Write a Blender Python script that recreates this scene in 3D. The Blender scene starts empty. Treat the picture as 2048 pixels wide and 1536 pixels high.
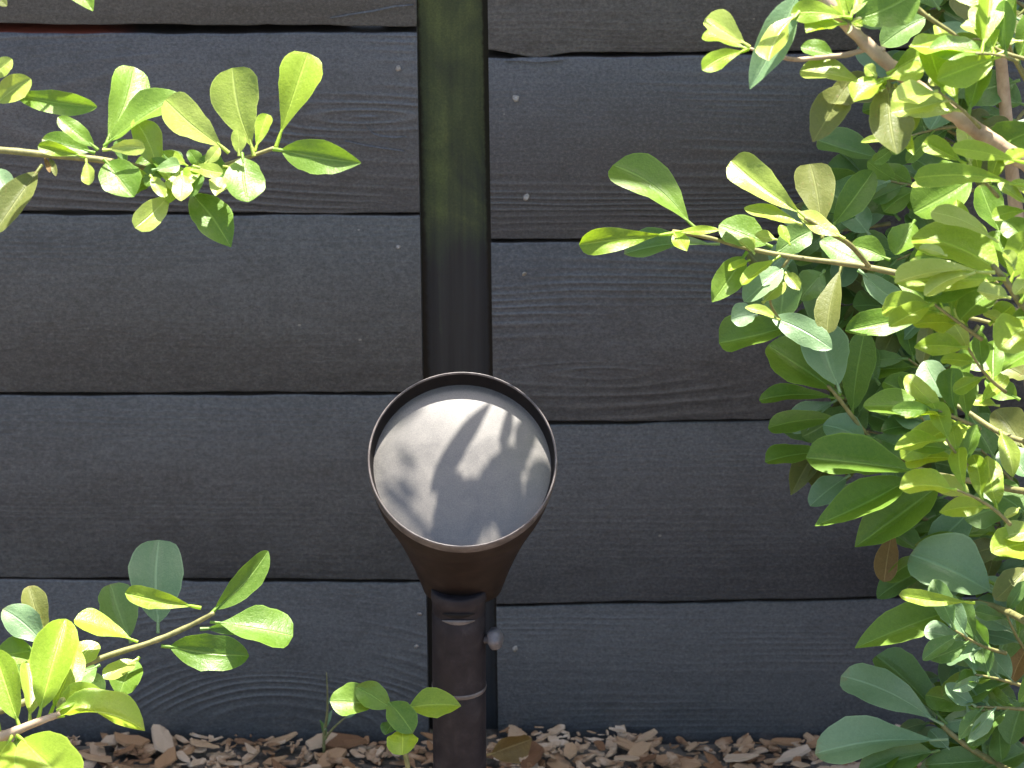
import bpy, math, random
from mathutils import Vector, Matrix

R = math.radians
sc = bpy.context.scene
col = sc.collection

# ------------------------------------------------------------------ camera, sky, sun, exposure
PITCH = R(24.0)          # the photographer stands and looks down at the foot of the fence
DIST = 3.0
F = 8586.0               # focal length in pixels of a 2048 px wide picture
ZC = 0.283               # height on the fence the lens looks at
CAM = Vector((0, -DIST * math.cos(PITCH), ZC + DIST * math.sin(PITCH)))
cd = bpy.data.cameras.new('camera')
cam = bpy.data.objects.new('camera', cd)
col.objects.link(cam)
cam.location = CAM
cam.rotation_euler = (math.pi / 2 - PITCH, 0, 0)
cd.sensor_width = 36.0
cd.lens = F / 2048 * 36.0
cd.clip_start = 0.05
cd.clip_end = 2000
cd.dof.use_dof = True
cd.dof.focus_distance = 2.72
cd.dof.aperture_fstop = 20.0
sc.camera = cam

SUN_EL, SUN_AZ = R(75.0), R(14.0)      # high, from behind the fence and a little right
SUN = Vector((math.cos(SUN_EL) * math.sin(SUN_AZ), math.cos(SUN_EL) * math.cos(SUN_AZ), math.sin(SUN_EL)))
world = bpy.data.worlds.new('World')
sc.world = world
world.use_nodes = True
wn = world.node_tree.nodes
wl = world.node_tree.links
sky = wn.new('ShaderNodeTexSky')
sky.sky_type = 'NISHITA'
sky.sun_disc = False
sky.sun_elevation = SUN_EL
sky.sun_rotation = SUN_AZ
sky.dust_density = 3.0
sky.ozone_density = 1.0
wl.new(sky.outputs[0], wn['Background'].inputs[0])
wn['Background'].inputs[1].default_value = 0.10
ld = bpy.data.lights.new('sun', 'SUN')
ld.energy = 5.0
ld.angle = R(0.53)
ld.color = (1.0, 0.95, 0.86)
sun = bpy.data.objects.new('sun', ld)
col.objects.link(sun)
sun.rotation_euler = SUN.to_track_quat('Z', 'Y').to_euler()
sc.view_settings.view_transform = 'Standard'
sc.view_settings.look = 'None'
sc.view_settings.gamma = 1.0
sc.view_settings.exposure = 2.1

# ------------------------------------------------------------------ helpers
CP, SP = math.cos(PITCH), math.sin(PITCH)


def ray(px, py):
    u, v = (px - 1024) / F, (768 - py) / F
    return Vector((u, CP + v * SP, v * CP - SP))


def at(px, py, d=0.0):
    """the point seen at px, py that stands d metres in front of the fence face"""
    r = ray(px, py)
    return CAM + r * ((-d - CAM.y) / r.y)


def scale_at(p):
    """pixels per metre at a point"""
    w = p - CAM
    return F / (w.y * CP - w.z * SP)


def link(o, parent=None):
    col.objects.link(o)
    if parent is not None:
        o.parent = parent
    return o


def mesh_obj(name, verts, faces, mat, parent=None, origin=None, smooth=True, uvs=None):
    me = bpy.data.meshes.new(name)
    og = Vector(origin) if origin is not None else Vector((0, 0, 0))
    me.from_pydata([tuple(Vector(v) - og) for v in verts], [], faces)
    if smooth:
        me.shade_smooth()
    if uvs:
        lay = me.uv_layers.new(name='UVMap')
        for lp in me.loops:
            lay.data[lp.index].uv = uvs[lp.vertex_index]
    me.materials.append(mat)
    o = bpy.data.objects.new(name, me)
    return link(o, parent)


def thing(name, label, cat, loc, group=None):
    o = bpy.data.objects.new(name, None)
    o.empty_display_size = 0.05
    o.location = loc
    o['label'] = label
    o['category'] = cat
    if group:
        o['group'] = group
    return link(o)


def spline(pts, n=6):
    """Catmull-Rom through points that carry (vector, radius)"""
    out = []
    P = [pts[0]] + list(pts) + [pts[-1]]
    for i in range(1, len(P) - 2):
        for k in range(n):
            t = k / n
            a, b, c, d = P[i - 1], P[i], P[i + 1], P[i + 2]
            q = 0.5 * ((2 * b[0]) + (c[0] - a[0]) * t + (2 * a[0] - 5 * b[0] + 4 * c[0] - d[0]) * t * t
                       + (3 * b[0] - a[0] - 3 * c[0] + d[0]) * t ** 3)
            out.append((q, b[1] * (1 - t) + c[1] * t))
    out.append((pts[-1][0], pts[-1][1]))
    return out


def tube(pts, sides=8, rng=None, knob=0.0):
    vs, fs = [], []
    up = Vector((0.3, -1, 0.2)).normalized()
    n = len(pts)
    for i, (p, r) in enumerate(pts):
        t = (pts[min(i + 1, n - 1)][0] - pts[max(i - 1, 0)][0])
        if t.length < 1e-9:
            t = Vector((0, 0, 1))
        t.normalize()
        a = t.cross(up).normalized()
        b = a.cross(t)
        k = 1.0 + (rng.uniform(-knob, knob) if rng else 0)
        for j in range(sides):
            th = 2 * math.pi * j / sides
            kk = k * (1 + (rng.uniform(-knob, knob) * 0.5 if rng else 0))
            vs.append(p + (a * math.cos(th) + b * math.sin(th)) * r * kk)
    for i in range(n - 1):
        for j in range(sides):
            j2 = (j + 1) % sides
            fs.append((i * sides + j, i * sides + j2, (i + 1) * sides + j2, (i + 1) * sides + j))
    fs.append(tuple(range(sides))[::-1])
    fs.append(tuple((n - 1) * sides + j for j in range(sides)))
    return vs, fs


# ------------------------------------------------------------------ materials
class NT:
    def __init__(self, name):
        self.m = bpy.data.materials.new(name)
        self.m.use_nodes = True
        self.t = self.m.node_tree
        self.b = self.t.nodes['Principled BSDF']
        self.out = self.t.nodes['Material Output']

    def n(self, typ, **kw):
        o = self.t.nodes.new(typ)
        for k, v in kw.items():
            setattr(o, k, v)
        return o

    def l(self, a, b):
        self.t.links.new(a, b)

    def put(self, v, s):
        if isinstance(v, bpy.types.NodeSocket):
            self.l(v, s)
        else:
            s.default_value = v

    def math(self, op, a, b=None, c=None, clamp=False):
        o = self.n('ShaderNodeMath', operation=op, use_clamp=clamp)
        for i, v in enumerate((a, b, c)):
            if v is not None:
                self.put(v, o.inputs[i])
        return o.outputs[0]

    def noise(self, vec, scale, detail=4.0, rough=0.55, dist=0.0):
        o = self.n('ShaderNodeTexNoise')
        self.l(vec, o.inputs['Vector'])
        o.inputs['Scale'].default_value = scale
        o.inputs['Detail'].default_value = detail
        o.inputs['Roughness'].default_value = rough
        o.inputs['Distortion'].default_value = dist
        return o.outputs['Fac']

    def scaled(self, vec, s, off=None):
        o = self.n('ShaderNodeMapping')
        self.l(vec, o.inputs[0])
        o.inputs['Scale'].default_value = s
        if off is not None:
            self.l(off, o.inputs['Location'])
        return o.outputs[0]

    def ramp(self, fac, stops):
        o = self.n('ShaderNodeValToRGB')
        el = o.color_ramp.elements
        while len(el) < len(stops):
            el.new(0.5)
        for e, (p, c) in zip(el, stops):
            e.position = p
            e.color = (*c, 1) if len(c) == 3 else c
        self.put(fac, o.inputs[0])
        return o.outputs[0]

    def mix(self, fac, a, b, mode='MIX'):
        o = self.n('ShaderNodeMix', data_type='RGBA', blend_type=mode)
        self.put(fac, o.inputs[0])
        for v, s in ((a, o.inputs[6]), (b, o.inputs[7])):
            if isinstance(v, tuple):
                v = (*v, 1) if len(v) == 3 else v
            self.put(v, s)
        return o.outputs[2]

    def maprange(self, v, a, b, c=0.0, d=1.0):
        o = self.n('ShaderNodeMapRange')
        self.put(v, o.inputs[0])
        for i, x in enumerate((a, b, c, d)):
            o.inputs[i + 1].default_value = x
        return o.outputs[0]

    def bump(self, h, strength, dist):
        o = self.n('ShaderNodeBump')
        o.inputs['Strength'].default_value = strength
        o.inputs['Distance'].default_value = dist
        self.l(h, o.inputs['Height'])
        return o.outputs[0]

    def attr(self, name):
        o = self.n('ShaderNodeAttribute', attribute_type='OBJECT', attribute_name=name)
        return o.outputs['Fac']


def wood_material():
    m = NT('dark_stained_wood')
    geo = m.n('ShaderNodeNewGeometry')
    pos = geo.outputs['Position']
    sep = m.n('ShaderNodeSeparateXYZ')
    m.l(pos, sep.inputs[0])
    seed = m.attr('grain_seed')
    off = m.n('ShaderNodeCombineXYZ')
    for i in range(3):
        m.l(m.math('MULTIPLY', seed, (3.7, 1.3, 5.1)[i]), off.inputs[i])
    # ring field about a heart that lies somewhere in or beside the board: cathedral grain
    warp = m.noise(m.scaled(pos, (2.2, 1, 9.0), off.outputs[0]), 1.0, 3.0, 0.5)
    dx = m.math('MULTIPLY', m.math('SUBTRACT', sep.outputs[0], m.attr('grain_x')), m.attr('grain_k'))
    dz = m.math('SUBTRACT', sep.outputs[2], m.attr('grain_z'))
    r = m.math('SQRT', m.math('ADD', m.math('MULTIPLY', dx, dx), m.math('MULTIPLY', dz, dz)))
    r = m.math('ADD', r, m.math('MULTIPLY', m.math('SUBTRACT', warp, 0.5), 0.035))
    # ring widths vary across the board
    r2 = m.math('ADD', r, m.math('MULTIPLY', m.math('SINE', m.math('MULTIPLY', r, 95.0)), 0.004))
    rings = m.math('SINE', m.math('MULTIPLY', r2, 2 * math.pi / 0.0062))
    rings = m.math('POWER', m.math('MULTIPLY_ADD', rings, 0.5, 0.5), 2.2)
    fib = m.noise(m.scaled(pos, (14, 1, 300), off.outputs[0]), 1.0, 5.0, 0.75, 0.8)
    pores = m.noise(m.scaled(pos, (260, 1, 900), off.outputs[0]), 1.0, 3.0, 0.7)
    gran = m.noise(m.scaled(pos, (430, 1, 560), off.outputs[0]), 1.0, 4.0, 0.8)
    blot = m.noise(m.scaled(pos, (38, 1, 60), off.outputs[0]), 1.0, 5.0, 0.7, 0.5)
    big = m.noise(m.scaled(pos, (4.5, 1, 11), off.outputs[0]), 1.0, 4.0, 0.6, 0.6)
    patch = m.noise(m.scaled(pos, (3.4, 1, 14), off.outputs[0]), 1.7, 2.0, 0.5)
    mask = m.maprange(patch, 0.46, 0.66)               # where the raised grain is worn through
    mask = m.math('MULTIPLY', mask, m.attr('grain_amt'))
    # colour: charcoal stain, faded and dusty in patches
    c = m.ramp(big, [(0.25, (0.042, 0.0455, 0.052)), (0.50, (0.066, 0.070, 0.077)), (0.78, (0.094, 0.098, 0.105))])
    tint = m.mix(m.maprange(m.attr('tone'), 0, 1), (0.96, 0.97, 1.08), (1.03, 1.02, 0.95))
    c = m.mix(1.0, c, tint, 'MULTIPLY')
    g = m.math('MULTIPLY', rings, m.math('MULTIPLY_ADD', mask, 0.75, 0.10))
    c = m.mix(m.math('MULTIPLY', g, 0.34), c, (0.17, 0.165, 0.17))
    c = m.mix(m.maprange(fib, 0.42, 0.75, 0.0, 0.18), c, (0.022, 0.022, 0.025))
    c = m.mix(m.maprange(pores, 0.58, 0.75, 0.0, 0.35), c, (0.11, 0.106, 0.103))
    c = m.mix(m.maprange(gran, 0.52, 0.30, 0.0, 0.75), c, (0.018, 0.018, 0.020))
    c = m.mix(m.maprange(gran, 0.52, 0.72, 0.0, 0.65), c, (0.14, 0.14, 0.142))
    c = m.mix(m.maprange(blot, 0.54, 0.74, 0.0, 0.50), c, (0.026, 0.026, 0.029))
    drip = m.noise(m.scaled(pos, (48, 1, 4.5), off.outputs[0]), 1.0, 5.0, 0.7, 1.2)
    c = m.mix(m.maprange(drip, 0.58, 0.80, 0.0, 0.26), c, (0.030, 0.030, 0.032))
    c = m.mix(m.maprange(drip, 0.40, 0.22, 0.0, 0.16), c, (0.125, 0.122, 0.118))
    # flecks of dust and splashed dirt
    vo = m.n('ShaderNodeTexVoronoi')
    m.l(m.scaled(pos, (1, 1, 1.3), off.outputs[0]), vo.inputs['Vector'])
    vo.inputs['Scale'].default_value = 95.0
    sepc = m.n('ShaderNodeSeparateColor')
    m.l(vo.outputs['Color'], sepc.inputs[0])
    fleck = m.math('MULTIPLY', m.math('LESS_THAN', vo.outputs['Distance'], m.math('MULTIPLY', sepc.outputs[1], 0.11)),
                   m.math('GREATER_THAN', sepc.outputs[0], 0.965))
    c = m.mix(m.math('MULTIPLY', fleck, 0.55), c, (0.30, 0.28, 0.25))
    # splash-back dirt near the ground: soil and green film
    low = m.math('MULTIPLY', m.maprange(sep.outputs[2], 0.13, -0.01), m.maprange(big, 0.3, 0.7))
    c = m.mix(m.math('MULTIPLY', low, 0.22), c, (0.10, 0.085, 0.065))
    # raw red timber on the sawn upper edges
    sn = m.n('ShaderNodeSeparateXYZ')
    m.l(geo.outputs['Normal'], sn.inputs[0])
    raw = m.mix(m.math('MULTIPLY', m.attr('raw_edge'), m.maprange(m.math('ADD', sep.outputs[0], m.math('MULTIPLY', m.math('SUBTRACT', warp, 0.5), 0.2)), -0.265, -0.295)), (0.018, 0.012, 0.009), (0.17, 0.036, 0.018))
    c = m.mix(m.maprange(sn.outputs[2], 0.80, 0.98), c, raw)
    m.l(c, m.b.inputs['Base Color'])
    m.l(m.maprange(big, 0.3, 0.8, 0.42, 0.62), m.b.inputs['Roughness'])
    m.b.inputs['Specular IOR Level'].default_value = 0.5
    h = m.math('ADD', m.math('MULTIPLY', rings, m.math('MULTIPLY_ADD', mask, 1.0, 0.08)),
               m.math('ADD', m.math('MULTIPLY', fib, 0.30), m.math('ADD', m.math('MULTIPLY', gran, 0.40), m.math('MULTIPLY', pores, 0.30))))
    m.l(m.bump(h, 0.60, 0.0011), m.b.inputs['Normal'])
    return m.m


def post_material():
    m = NT('mossy_post_wood')
    pos = m.n('ShaderNodeNewGeometry').outputs['Position']
    sep = m.n('ShaderNodeSeparateXYZ')
    m.l(pos, sep.inputs[0])
    streak = m.noise(m.scaled(pos, (110, 1, 3.5)), 1.0, 4.0, 0.6)
    blot = m.noise(m.scaled(pos, (22, 1, 11)), 1.0, 4.0, 0.6, 0.8)
    fine = m.noise(pos, 700.0, 4.0, 0.7)
    c = m.ramp(streak, [(0.3, (0.020, 0.022, 0.026)), (0.7, (0.040, 0.042, 0.046))])
    # green algae on the wet upper length, bare dark stain below it
    up = m.maprange(m.math('ADD', m.math('ADD', sep.outputs[2], m.math('MULTIPLY', m.math('SUBTRACT', streak, 0.5), 0.12)), m.math('MULTIPLY', m.math('SUBTRACT', blot, 0.5), 0.16)), 0.345, 0.445)
    alg = m.math('MULTIPLY', up, m.math('MULTIPLY', m.maprange(blot, 0.22, 0.68, 0.30, 1.0), m.maprange(streak, 0.25, 0.6, 0.55, 1.0)))
    ac = m.ramp(m.math('MULTIPLY_ADD', fine, 0.5, m.math('MULTIPLY', blot, 0.55)),
                [(0.3, (0.040, 0.056, 0.026)), (0.55, (0.100, 0.124, 0.050)), (0.8, (0.19, 0.21, 0.078))])
    c = m.mix(alg, c, ac)
    # shade beside the board ends, painted into the colour as ragged dark lines
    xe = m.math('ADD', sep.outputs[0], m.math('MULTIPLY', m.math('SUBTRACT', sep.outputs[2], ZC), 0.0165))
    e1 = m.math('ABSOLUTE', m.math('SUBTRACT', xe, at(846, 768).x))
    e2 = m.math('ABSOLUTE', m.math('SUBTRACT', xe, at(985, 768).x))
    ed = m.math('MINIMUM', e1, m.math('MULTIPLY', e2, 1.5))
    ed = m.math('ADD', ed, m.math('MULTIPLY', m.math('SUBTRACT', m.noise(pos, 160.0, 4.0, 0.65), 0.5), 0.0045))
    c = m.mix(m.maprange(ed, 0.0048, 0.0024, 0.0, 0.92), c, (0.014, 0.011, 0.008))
    m.l(c, m.b.inputs['Base Color'])
    m.l(m.maprange(up, 0, 1, 0.5, 0.85), m.b.inputs['Roughness'])
    m.b.inputs['Specular IOR Level'].default_value = 0.3
    h = m.math('ADD', streak, m.math('MULTIPLY', fine, 0.4))
    m.l(m.bump(h, 0.5, 0.0010), m.b.inputs['Normal'])
    return m.m


def leaf_material(name, dark, light, trans, tfac, rough, spec, blem=0.0, blemc=(0.2, 0.14, 0.05)):
    """uv: u along the blade, v across; dark/light are the ends of this age of leaf"""
    m = NT(name)
    uv = m.n('ShaderNodeUVMap')
    sep = m.n('ShaderNodeSeparateXYZ')
    m.l(uv.outputs[0], sep.inputs[0])
    u = sep.outputs[0]
    v = m.math('ABSOLUTE', m.math('MULTIPLY_ADD', sep.outputs[1], 2.0, -1.0))
    oi = m.n('ShaderNodeObjectInfo')
    pos = m.n('ShaderNodeTexCoord').outputs['Object']
    rnd = oi.outputs['Random']
    blot = m.noise(pos, 90.0, 3.0, 0.6)
    fine = m.noise(pos, 900.0, 3.0, 0.6)
    mott = m.noise(pos, 320.0, 3.0, 0.6)
    fac = m.math('ADD', m.math('MULTIPLY', rnd, 0.55), m.math('MULTIPLY', blot, 0.30))
    fac = m.math('ADD', fac, m.math('ADD', m.math('MULTIPLY', m.math('SUBTRACT', mott, 0.4), 0.45), m.math('MULTIPLY', m.math('SUBTRACT', fine, 0.5), 0.55)))
    c = m.ramp(fac, [(0.1, dark), (0.9, light)])
    # side veins run forward from the midrib
    ph = m.math('FRACT', m.math('MULTIPLY', m.math('SUBTRACT', u, m.math('MULTIPLY', v, 0.17)), 8.5))
    vein = m.math('SUBTRACT', 1.0, m.math('MULTIPLY', m.math('ABSOLUTE', m.math('SUBTRACT', ph, 0.5)), 14.0), clamp=True)
    vein = m.math('MULTIPLY', vein, m.maprange(v, 0.95, 0.3))
    mid = m.maprange(v, 0.075, 0.02)
    c = m.mix(m.math('MULTIPLY', vein, 0.07), c, tuple(min(1, x * 1.5 + 0.02) for x in light))
    c = m.mix(m.math('MULTIPLY', mid, 0.42), c, tuple(min(1, x * 1.5 + 0.05) for x in light))
    c = m.mix(m.maprange(v, 0.93, 1.0, 0.0, 0.35), c, tuple(min(1, x * 1.6 + 0.04) for x in light))
    tip = m.math('MULTIPLY', m.maprange(m.math('ADD', u, m.math('MULTIPLY', m.math('SUBTRACT', m.noise(pos, 260.0, 3.0, 0.6), 0.5), 0.25)), 0.94, 1.0), m.math('GREATER_THAN', m.math('FRACT', m.math('MULTIPLY', rnd, 7.31)), 0.66))
    c = m.mix(m.math('MULTIPLY', tip, 0.35), c, (0.26, 0.19, 0.08))
    spot = m.math('MULTIPLY', m.maprange(m.noise(pos, 420.0, 2.0, 0.6), 0.68, 0.74), m.math('GREATER_THAN', m.math('FRACT', m.math('MULTIPLY', rnd, 3.77)), 0.45))
    c = m.mix(m.math('MULTIPLY', spot, 0.45), c, (0.24, 0.22, 0.10))
    if blem > 0:
        c = m.mix(m.math('MULTIPLY', m.maprange(m.noise(pos, 240.0, 3.0, 0.7), 0.62, 0.72), blem), c, blemc)
    m.l(c, m.b.inputs['Base Color'])
    m.l(m.maprange(mott, 0.3, 0.7, rough - 0.07, rough + 0.10), m.b.inputs['Roughness'])
    m.b.inputs['Specular IOR Level'].default_value = spec
    h = m.math('ADD', m.math('MULTIPLY', vein, -0.12), m.math('ADD', m.math('MULTIPLY', mid, -1.2), m.math('ADD', m.math('MULTIPLY', fine, 0.55), m.math('MULTIPLY', mott, 0.9))))
    bm = m.bump(h, 0.45, 0.0007)
    m.l(bm, m.b.inputs['Normal'])
    tr = m.n('ShaderNodeBsdfTranslucent')
    m.l(m.mix(1.0, c, tuple(trans), 'MULTIPLY'), tr.inputs[0])
    m.l(bm, tr.inputs[1])
    mx = m.n('ShaderNodeMixShader')
    mx.inputs[0].default_value = tfac
    m.l(m.b.outputs[0], mx.inputs[1])
    m.l(tr.outputs[0], mx.inputs[2])
    m.l(mx.outputs[0], m.out.inputs[0])
    return m.m


def simple_noise_material(name, stops, scale, rough, bump=0.3, bd=0.001, stretch=(1, 1, 1), spec=0.5, rnd=0.0, obj=True):
    m = NT(name)
    tc = m.n('ShaderNodeTexCoord').outputs['Object'] if obj else m.n('ShaderNodeNewGeometry').outputs['Position']
    f = m.noise(m.scaled(tc, stretch), scale, 5.0, 0.62, 0.3)
    fac = f
    if rnd:
        oi = m.n('ShaderNodeObjectInfo')
        fac = m.math('ADD', m.math('MULTIPLY', f, 1 - rnd), m.math('MULTIPLY', oi.outputs['Random'], rnd))
    m.l(m.ramp(fac, stops), m.b.inputs['Base Color'])
    m.b.inputs['Roughness'].default_value = rough
    m.b.inputs['Specular IOR Level'].default_value = spec
    f2 = m.noise(m.scaled(tc, stretch), scale * 5, 4.0, 0.65)
    m.l(m.bump(m.math('ADD', f, m.math('MULTIPLY', f2, 0.5)), bump, bd), m.b.inputs['Normal'])
    return m.m


MAT = {}
MAT['wood'] = wood_material()
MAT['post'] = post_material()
MAT['y'] = leaf_material('young_leaf', (0.175, 0.280, 0.022), (0.33, 0.45, 0.050), (1.5, 1.5, 0.5), 0.44, 0.36, 0.34)
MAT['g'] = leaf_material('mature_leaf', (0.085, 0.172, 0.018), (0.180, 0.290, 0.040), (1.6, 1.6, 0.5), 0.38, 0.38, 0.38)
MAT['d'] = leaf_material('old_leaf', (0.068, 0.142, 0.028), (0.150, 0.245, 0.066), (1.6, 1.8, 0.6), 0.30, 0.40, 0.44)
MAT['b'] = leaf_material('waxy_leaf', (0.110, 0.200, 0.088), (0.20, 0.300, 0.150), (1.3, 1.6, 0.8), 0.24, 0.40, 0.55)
MAT['o'] = leaf_material('ageing_leaf', (0.10, 0.125, 0.030), (0.19, 0.205, 0.055), (1.6, 1.5, 0.6), 0.34, 0.45, 0.4, 0.5, (0.22, 0.13, 0.05))
MAT['p'] = leaf_material('pale_leaf', (0.25, 0.335, 0.050), (0.39, 0.46, 0.11), (1.3, 1.3, 0.6), 0.36, 0.33, 0.45)
MAT['br'] = leaf_material('withered_leaf', (0.20, 0.12, 0.04), (0.34, 0.23, 0.08), (1.3, 1.1, 0.6), 0.30, 0.55, 0.3, 0.5, (0.10, 0.05, 0.02))
MAT['twig'] = simple_noise_material('green_twig', [(0.3, (0.11, 0.115, 0.035)), (0.7, (0.25, 0.22, 0.085))], 160, 0.6, 0.4, 0.0006)
MAT['stem'] = simple_noise_material('woody_stem', [(0.25, (0.20, 0.130, 0.075)), (0.5, (0.36, 0.255, 0.165)), (0.75, (0.52, 0.40, 0.29))], 60, 0.7, 0.6, 0.001, (1, 1, 1))
MAT['bark'] = simple_noise_material('bark_chip', [(0.15, (0.15, 0.068, 0.034)), (0.36, (0.36, 0.185, 0.085)), (0.56, (0.52, 0.335, 0.195)), (0.80, (0.66, 0.49, 0.35))], 55, 0.8, 0.7, 0.0012, (1, 2.2, 1), 0.3, 0.62)
MAT['bark_mass'] = simple_noise_material('bark_chip_mass', [(0.30, (0.12, 0.060, 0.032)), (0.46, (0.28, 0.155, 0.08)), (0.58, (0.44, 0.30, 0.19)), (0.70, (0.58, 0.45, 0.34))], 42, 0.8, 0.7, 0.0012, (1, 1, 1), 0.3)
MAT['soil'] = simple_noise_material('soil_and_litter', [(0.3, (0.050, 0.042, 0.034)), (0.5, (0.13, 0.112, 0.092)), (0.75, (0.22, 0.19, 0.16))], 30, 0.95, 0.8, 0.01, (1, 1, 1), 0.2, 0.0, False)
MAT['bronze'] = simple_noise_material(*('bronze_paint', [(0.3, (0.012, 0.0070, 0.005)), (0.55, (0.020, 0.0120, 0.009)), (0.8, (0.034, 0.022, 0.018))], 70, 0.55, 0.35, 0.0006), spec=0.22)
MAT['pipe'] = simple_noise_material('weathered_dark_pipe', [(0.3, (0.013, 0.010, 0.012)), (0.55, (0.023, 0.018, 0.020)), (0.8, (0.045, 0.037, 0.038))], 85, 0.6, 0.5, 0.0007, spec=0.22)
MAT['rim'] = simple_noise_material('worn_rim_paint', [(0.3, (0.055, 0.045, 0.043)), (0.55, (0.11, 0.093, 0.088)), (0.8, (0.21, 0.18, 0.17))], 130, 0.38, 0.3, 0.0004)
MAT['black'] = simple_noise_material('black_gasket', [(0.3, (0.008, 0.007, 0.007)), (0.8, (0.016, 0.013, 0.012))], 90, 0.6, 0.2, 0.0004, spec=0.12)
MAT['knob'] = simple_noise_material('dusty_screw', [(0.3, (0.07, 0.064, 0.068)), (0.7, (0.16, 0.145, 0.148))], 160, 0.5, 0.4, 0.0004)
MAT['nail'] = simple_noise_material('galvanised_nail', [(0.3, (0.10, 0.085, 0.07)), (0.7, (0.34, 0.31, 0.28))], 300, 0.45, 0.4, 0.0004)


def lens_material():
    m = NT('dusty_frosted_glass')
    pos = m.n('ShaderNodeTexCoord').outputs['Object']
    dust = m.noise(pos, 45.0, 5.0, 0.65, 0.5)
    fine = m.noise(pos, 1300.0, 3.0, 0.7)
    c = m.ramp(m.math('MULTIPLY_ADD', fine, 0.55, m.math('MULTIPLY', dust, 0.45)),
               [(0.36, (0.054, 0.050, 0.046)), (0.64, (0.112, 0.101, 0.088))])
    m.l(c, m.b.inputs['Base Color'])
    m.l(m.maprange(dust, 0.3, 0.7, 0.34, 0.50), m.b.inputs['Roughness'])
    m.b.inputs['Specular IOR Level'].default_value = 0.6
    m.b.inputs['Coat Weight'].default_value = 0.35
    m.b.inputs['Coat Roughness'].default_value = 0.16
    m.l(m.bump(fine, 0.12, 0.0004), m.b.inputs['Normal'])
    return m.m


MAT['lens'] = lens_material()

# ------------------------------------------------------------------ ground
gv, gf = [], []
S = 900.0
ys = [-S, -40, -8, -2.5, -1.2, -0.6, -0.3, 0.3, 2.5, 40, S]
xs = [-S, -40, -8, -2.5, -1.0, 0, 1.0, 2.5, 8, 40, S]
for yy in ys:
    for xx in xs:
        gv.append((xx, yy, -0.004))
for j in range(len(ys) - 1):
    for i in range(len(xs) - 1):
        a = j * len(xs) + i
        gf.append((a, a + 1, a + 1 + len(xs), a + len(xs)))
ground = mesh_obj('ground', gv, gf, MAT['soil'])
ground['kind'] = 'structure'

# ------------------------------------------------------------------ fence
FENCE_TOP = 1.20
fence = thing('board_fence', 'charcoal stained fence of wide horizontal boards nailed either side of a mossy post', 'fence', (0, 0, 0))
rngb = random.Random(11)
THICK = 0.021


def board(x_out, inner, top, bot, yoff, seed, tone, gx, gz, gk, amt, wav=1.0, chip=None):
    """inner: (x at top, x at bottom) of the end by the post; top/bot: functions of x -> z"""
    rg = random.Random(seed)
    n = 150
    left = x_out < inner[0]
    ph = [rg.uniform(0, 6.28) for _ in range(6)]
    nicks = [[(rg.uniform(-0.42, 0.42), rg.uniform(0.006, 0.022), rg.uniform(0.0003, 0.0009)) for _ in range(6)] for _ in range(2)]
    vs, fs = [], []
    prof = 8
    for i in range(n + 1):
        t = i / n
        t = 1 - (1 - t) ** 1.35
        row = []
        for k in range(2):
            xi = inner[k]
            x = x_out + (xi - x_out) * t
            z = (top, bot)[k](x)
            z += wav * (0.00045 * math.sin(17 * x + ph[k]) + 0.00028 * math.sin(61 * x + ph[2 + k]) + 0.00016 * math.sin(190 * x + ph[4 + k]) + rg.uniform(-0.00012, 0.00012))
            for (nx, nw, nd) in nicks[k]:
                q = max(0.0, 1 - abs(x - nx) / nw)
                z += (nd if k else -nd) * q
            if k == 1 and chip:
                z += chip(x)
            row.append((x, z))
        (xt, zt), (xb, zb) = row
        y0 = yoff + 0.0012 * math.sin(3.1 * xt + ph[0]) - 0.0007
        b = 0.0016
        pts = [(xt, y0 + THICK, zt), (xt, y0 + b, zt), (xt, y0 + b * 0.35, zt - b * 0.35), (xt, y0, zt - b),
               (xb, y0, zb + b), (xb, y0 + b * 0.35, zb + b * 0.35), (xb, y0 + b, zb), (xb, y0 + THICK, zb)]
        vs += pts
    for i in range(n):
        for j in range(prof):
            j2 = (j + 1) % prof
            f = (i * prof + j, i * prof + j2, (i + 1) * prof + j2, (i + 1) * prof + j)
            fs.append(f if not left else f)
    fs.append(tuple(range(prof)))
    fs.append(tuple(n * prof + j for j in range(prof))[::-1])
    o = mesh_obj('board', vs, fs, MAT['wood'], fence)
    me = o.data
    import bmesh
    bm = bmesh.new()
    bm.from_mesh(me)
    bmesh.ops.recalc_face_normals(bm, faces=bm.faces)
    # flat shading on the sharp ends keeps the sawn look
    for f in bm.faces:
        f.smooth = len(f.verts) == 4
    bm.to_mesh(me)
    bm.free()
    me.set_sharp_from_angle(angle=R(38)) if hasattr(me, 'set_sharp_from_angle') else None
    o['grain_seed'] = float(seed)
    o['grain_x'] = gx
    o['grain_z'] = gz
    o['grain_k'] = gk
    o['grain_amt'] = amt
    o['tone'] = tone
    o['raw_edge'] = 0.0
    return o


def seam(x0, y0, x1, y1):
    a, b = at(x0, y0), at(x1, y1)
    return lambda x: a.z + (b.z - a.z) * (x - a.x) / (b.x - a.x)


PZ = at(500, 0).z - at(500, 366).z        # one board in metres
XL, XR = -1.5, 1.5
# seams, upper edge of the gap then lower edge (picture positions on the fence face)
LS = [((0, 47, 835, 56), (0, 67, 835, 66)), ((0, 424, 835, 428), (0, 428, 835, 432)),
      ((0, 786, 740, 786), (0, 790, 740, 790)), ((0, 1155, 860, 1160), (0, 1159, 860, 1164))]
RS = [((975, 112, 2048, 96), (975, 116, 2048, 101)), ((985, 479, 2048, 466), (985, 485, 2048, 471)),
      ((1000, 845, 2048, 829), (1000, 850, 2048, 835)), ((1000, 1210, 2048, 1188), (1000, 1215, 2048, 1193))]


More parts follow.
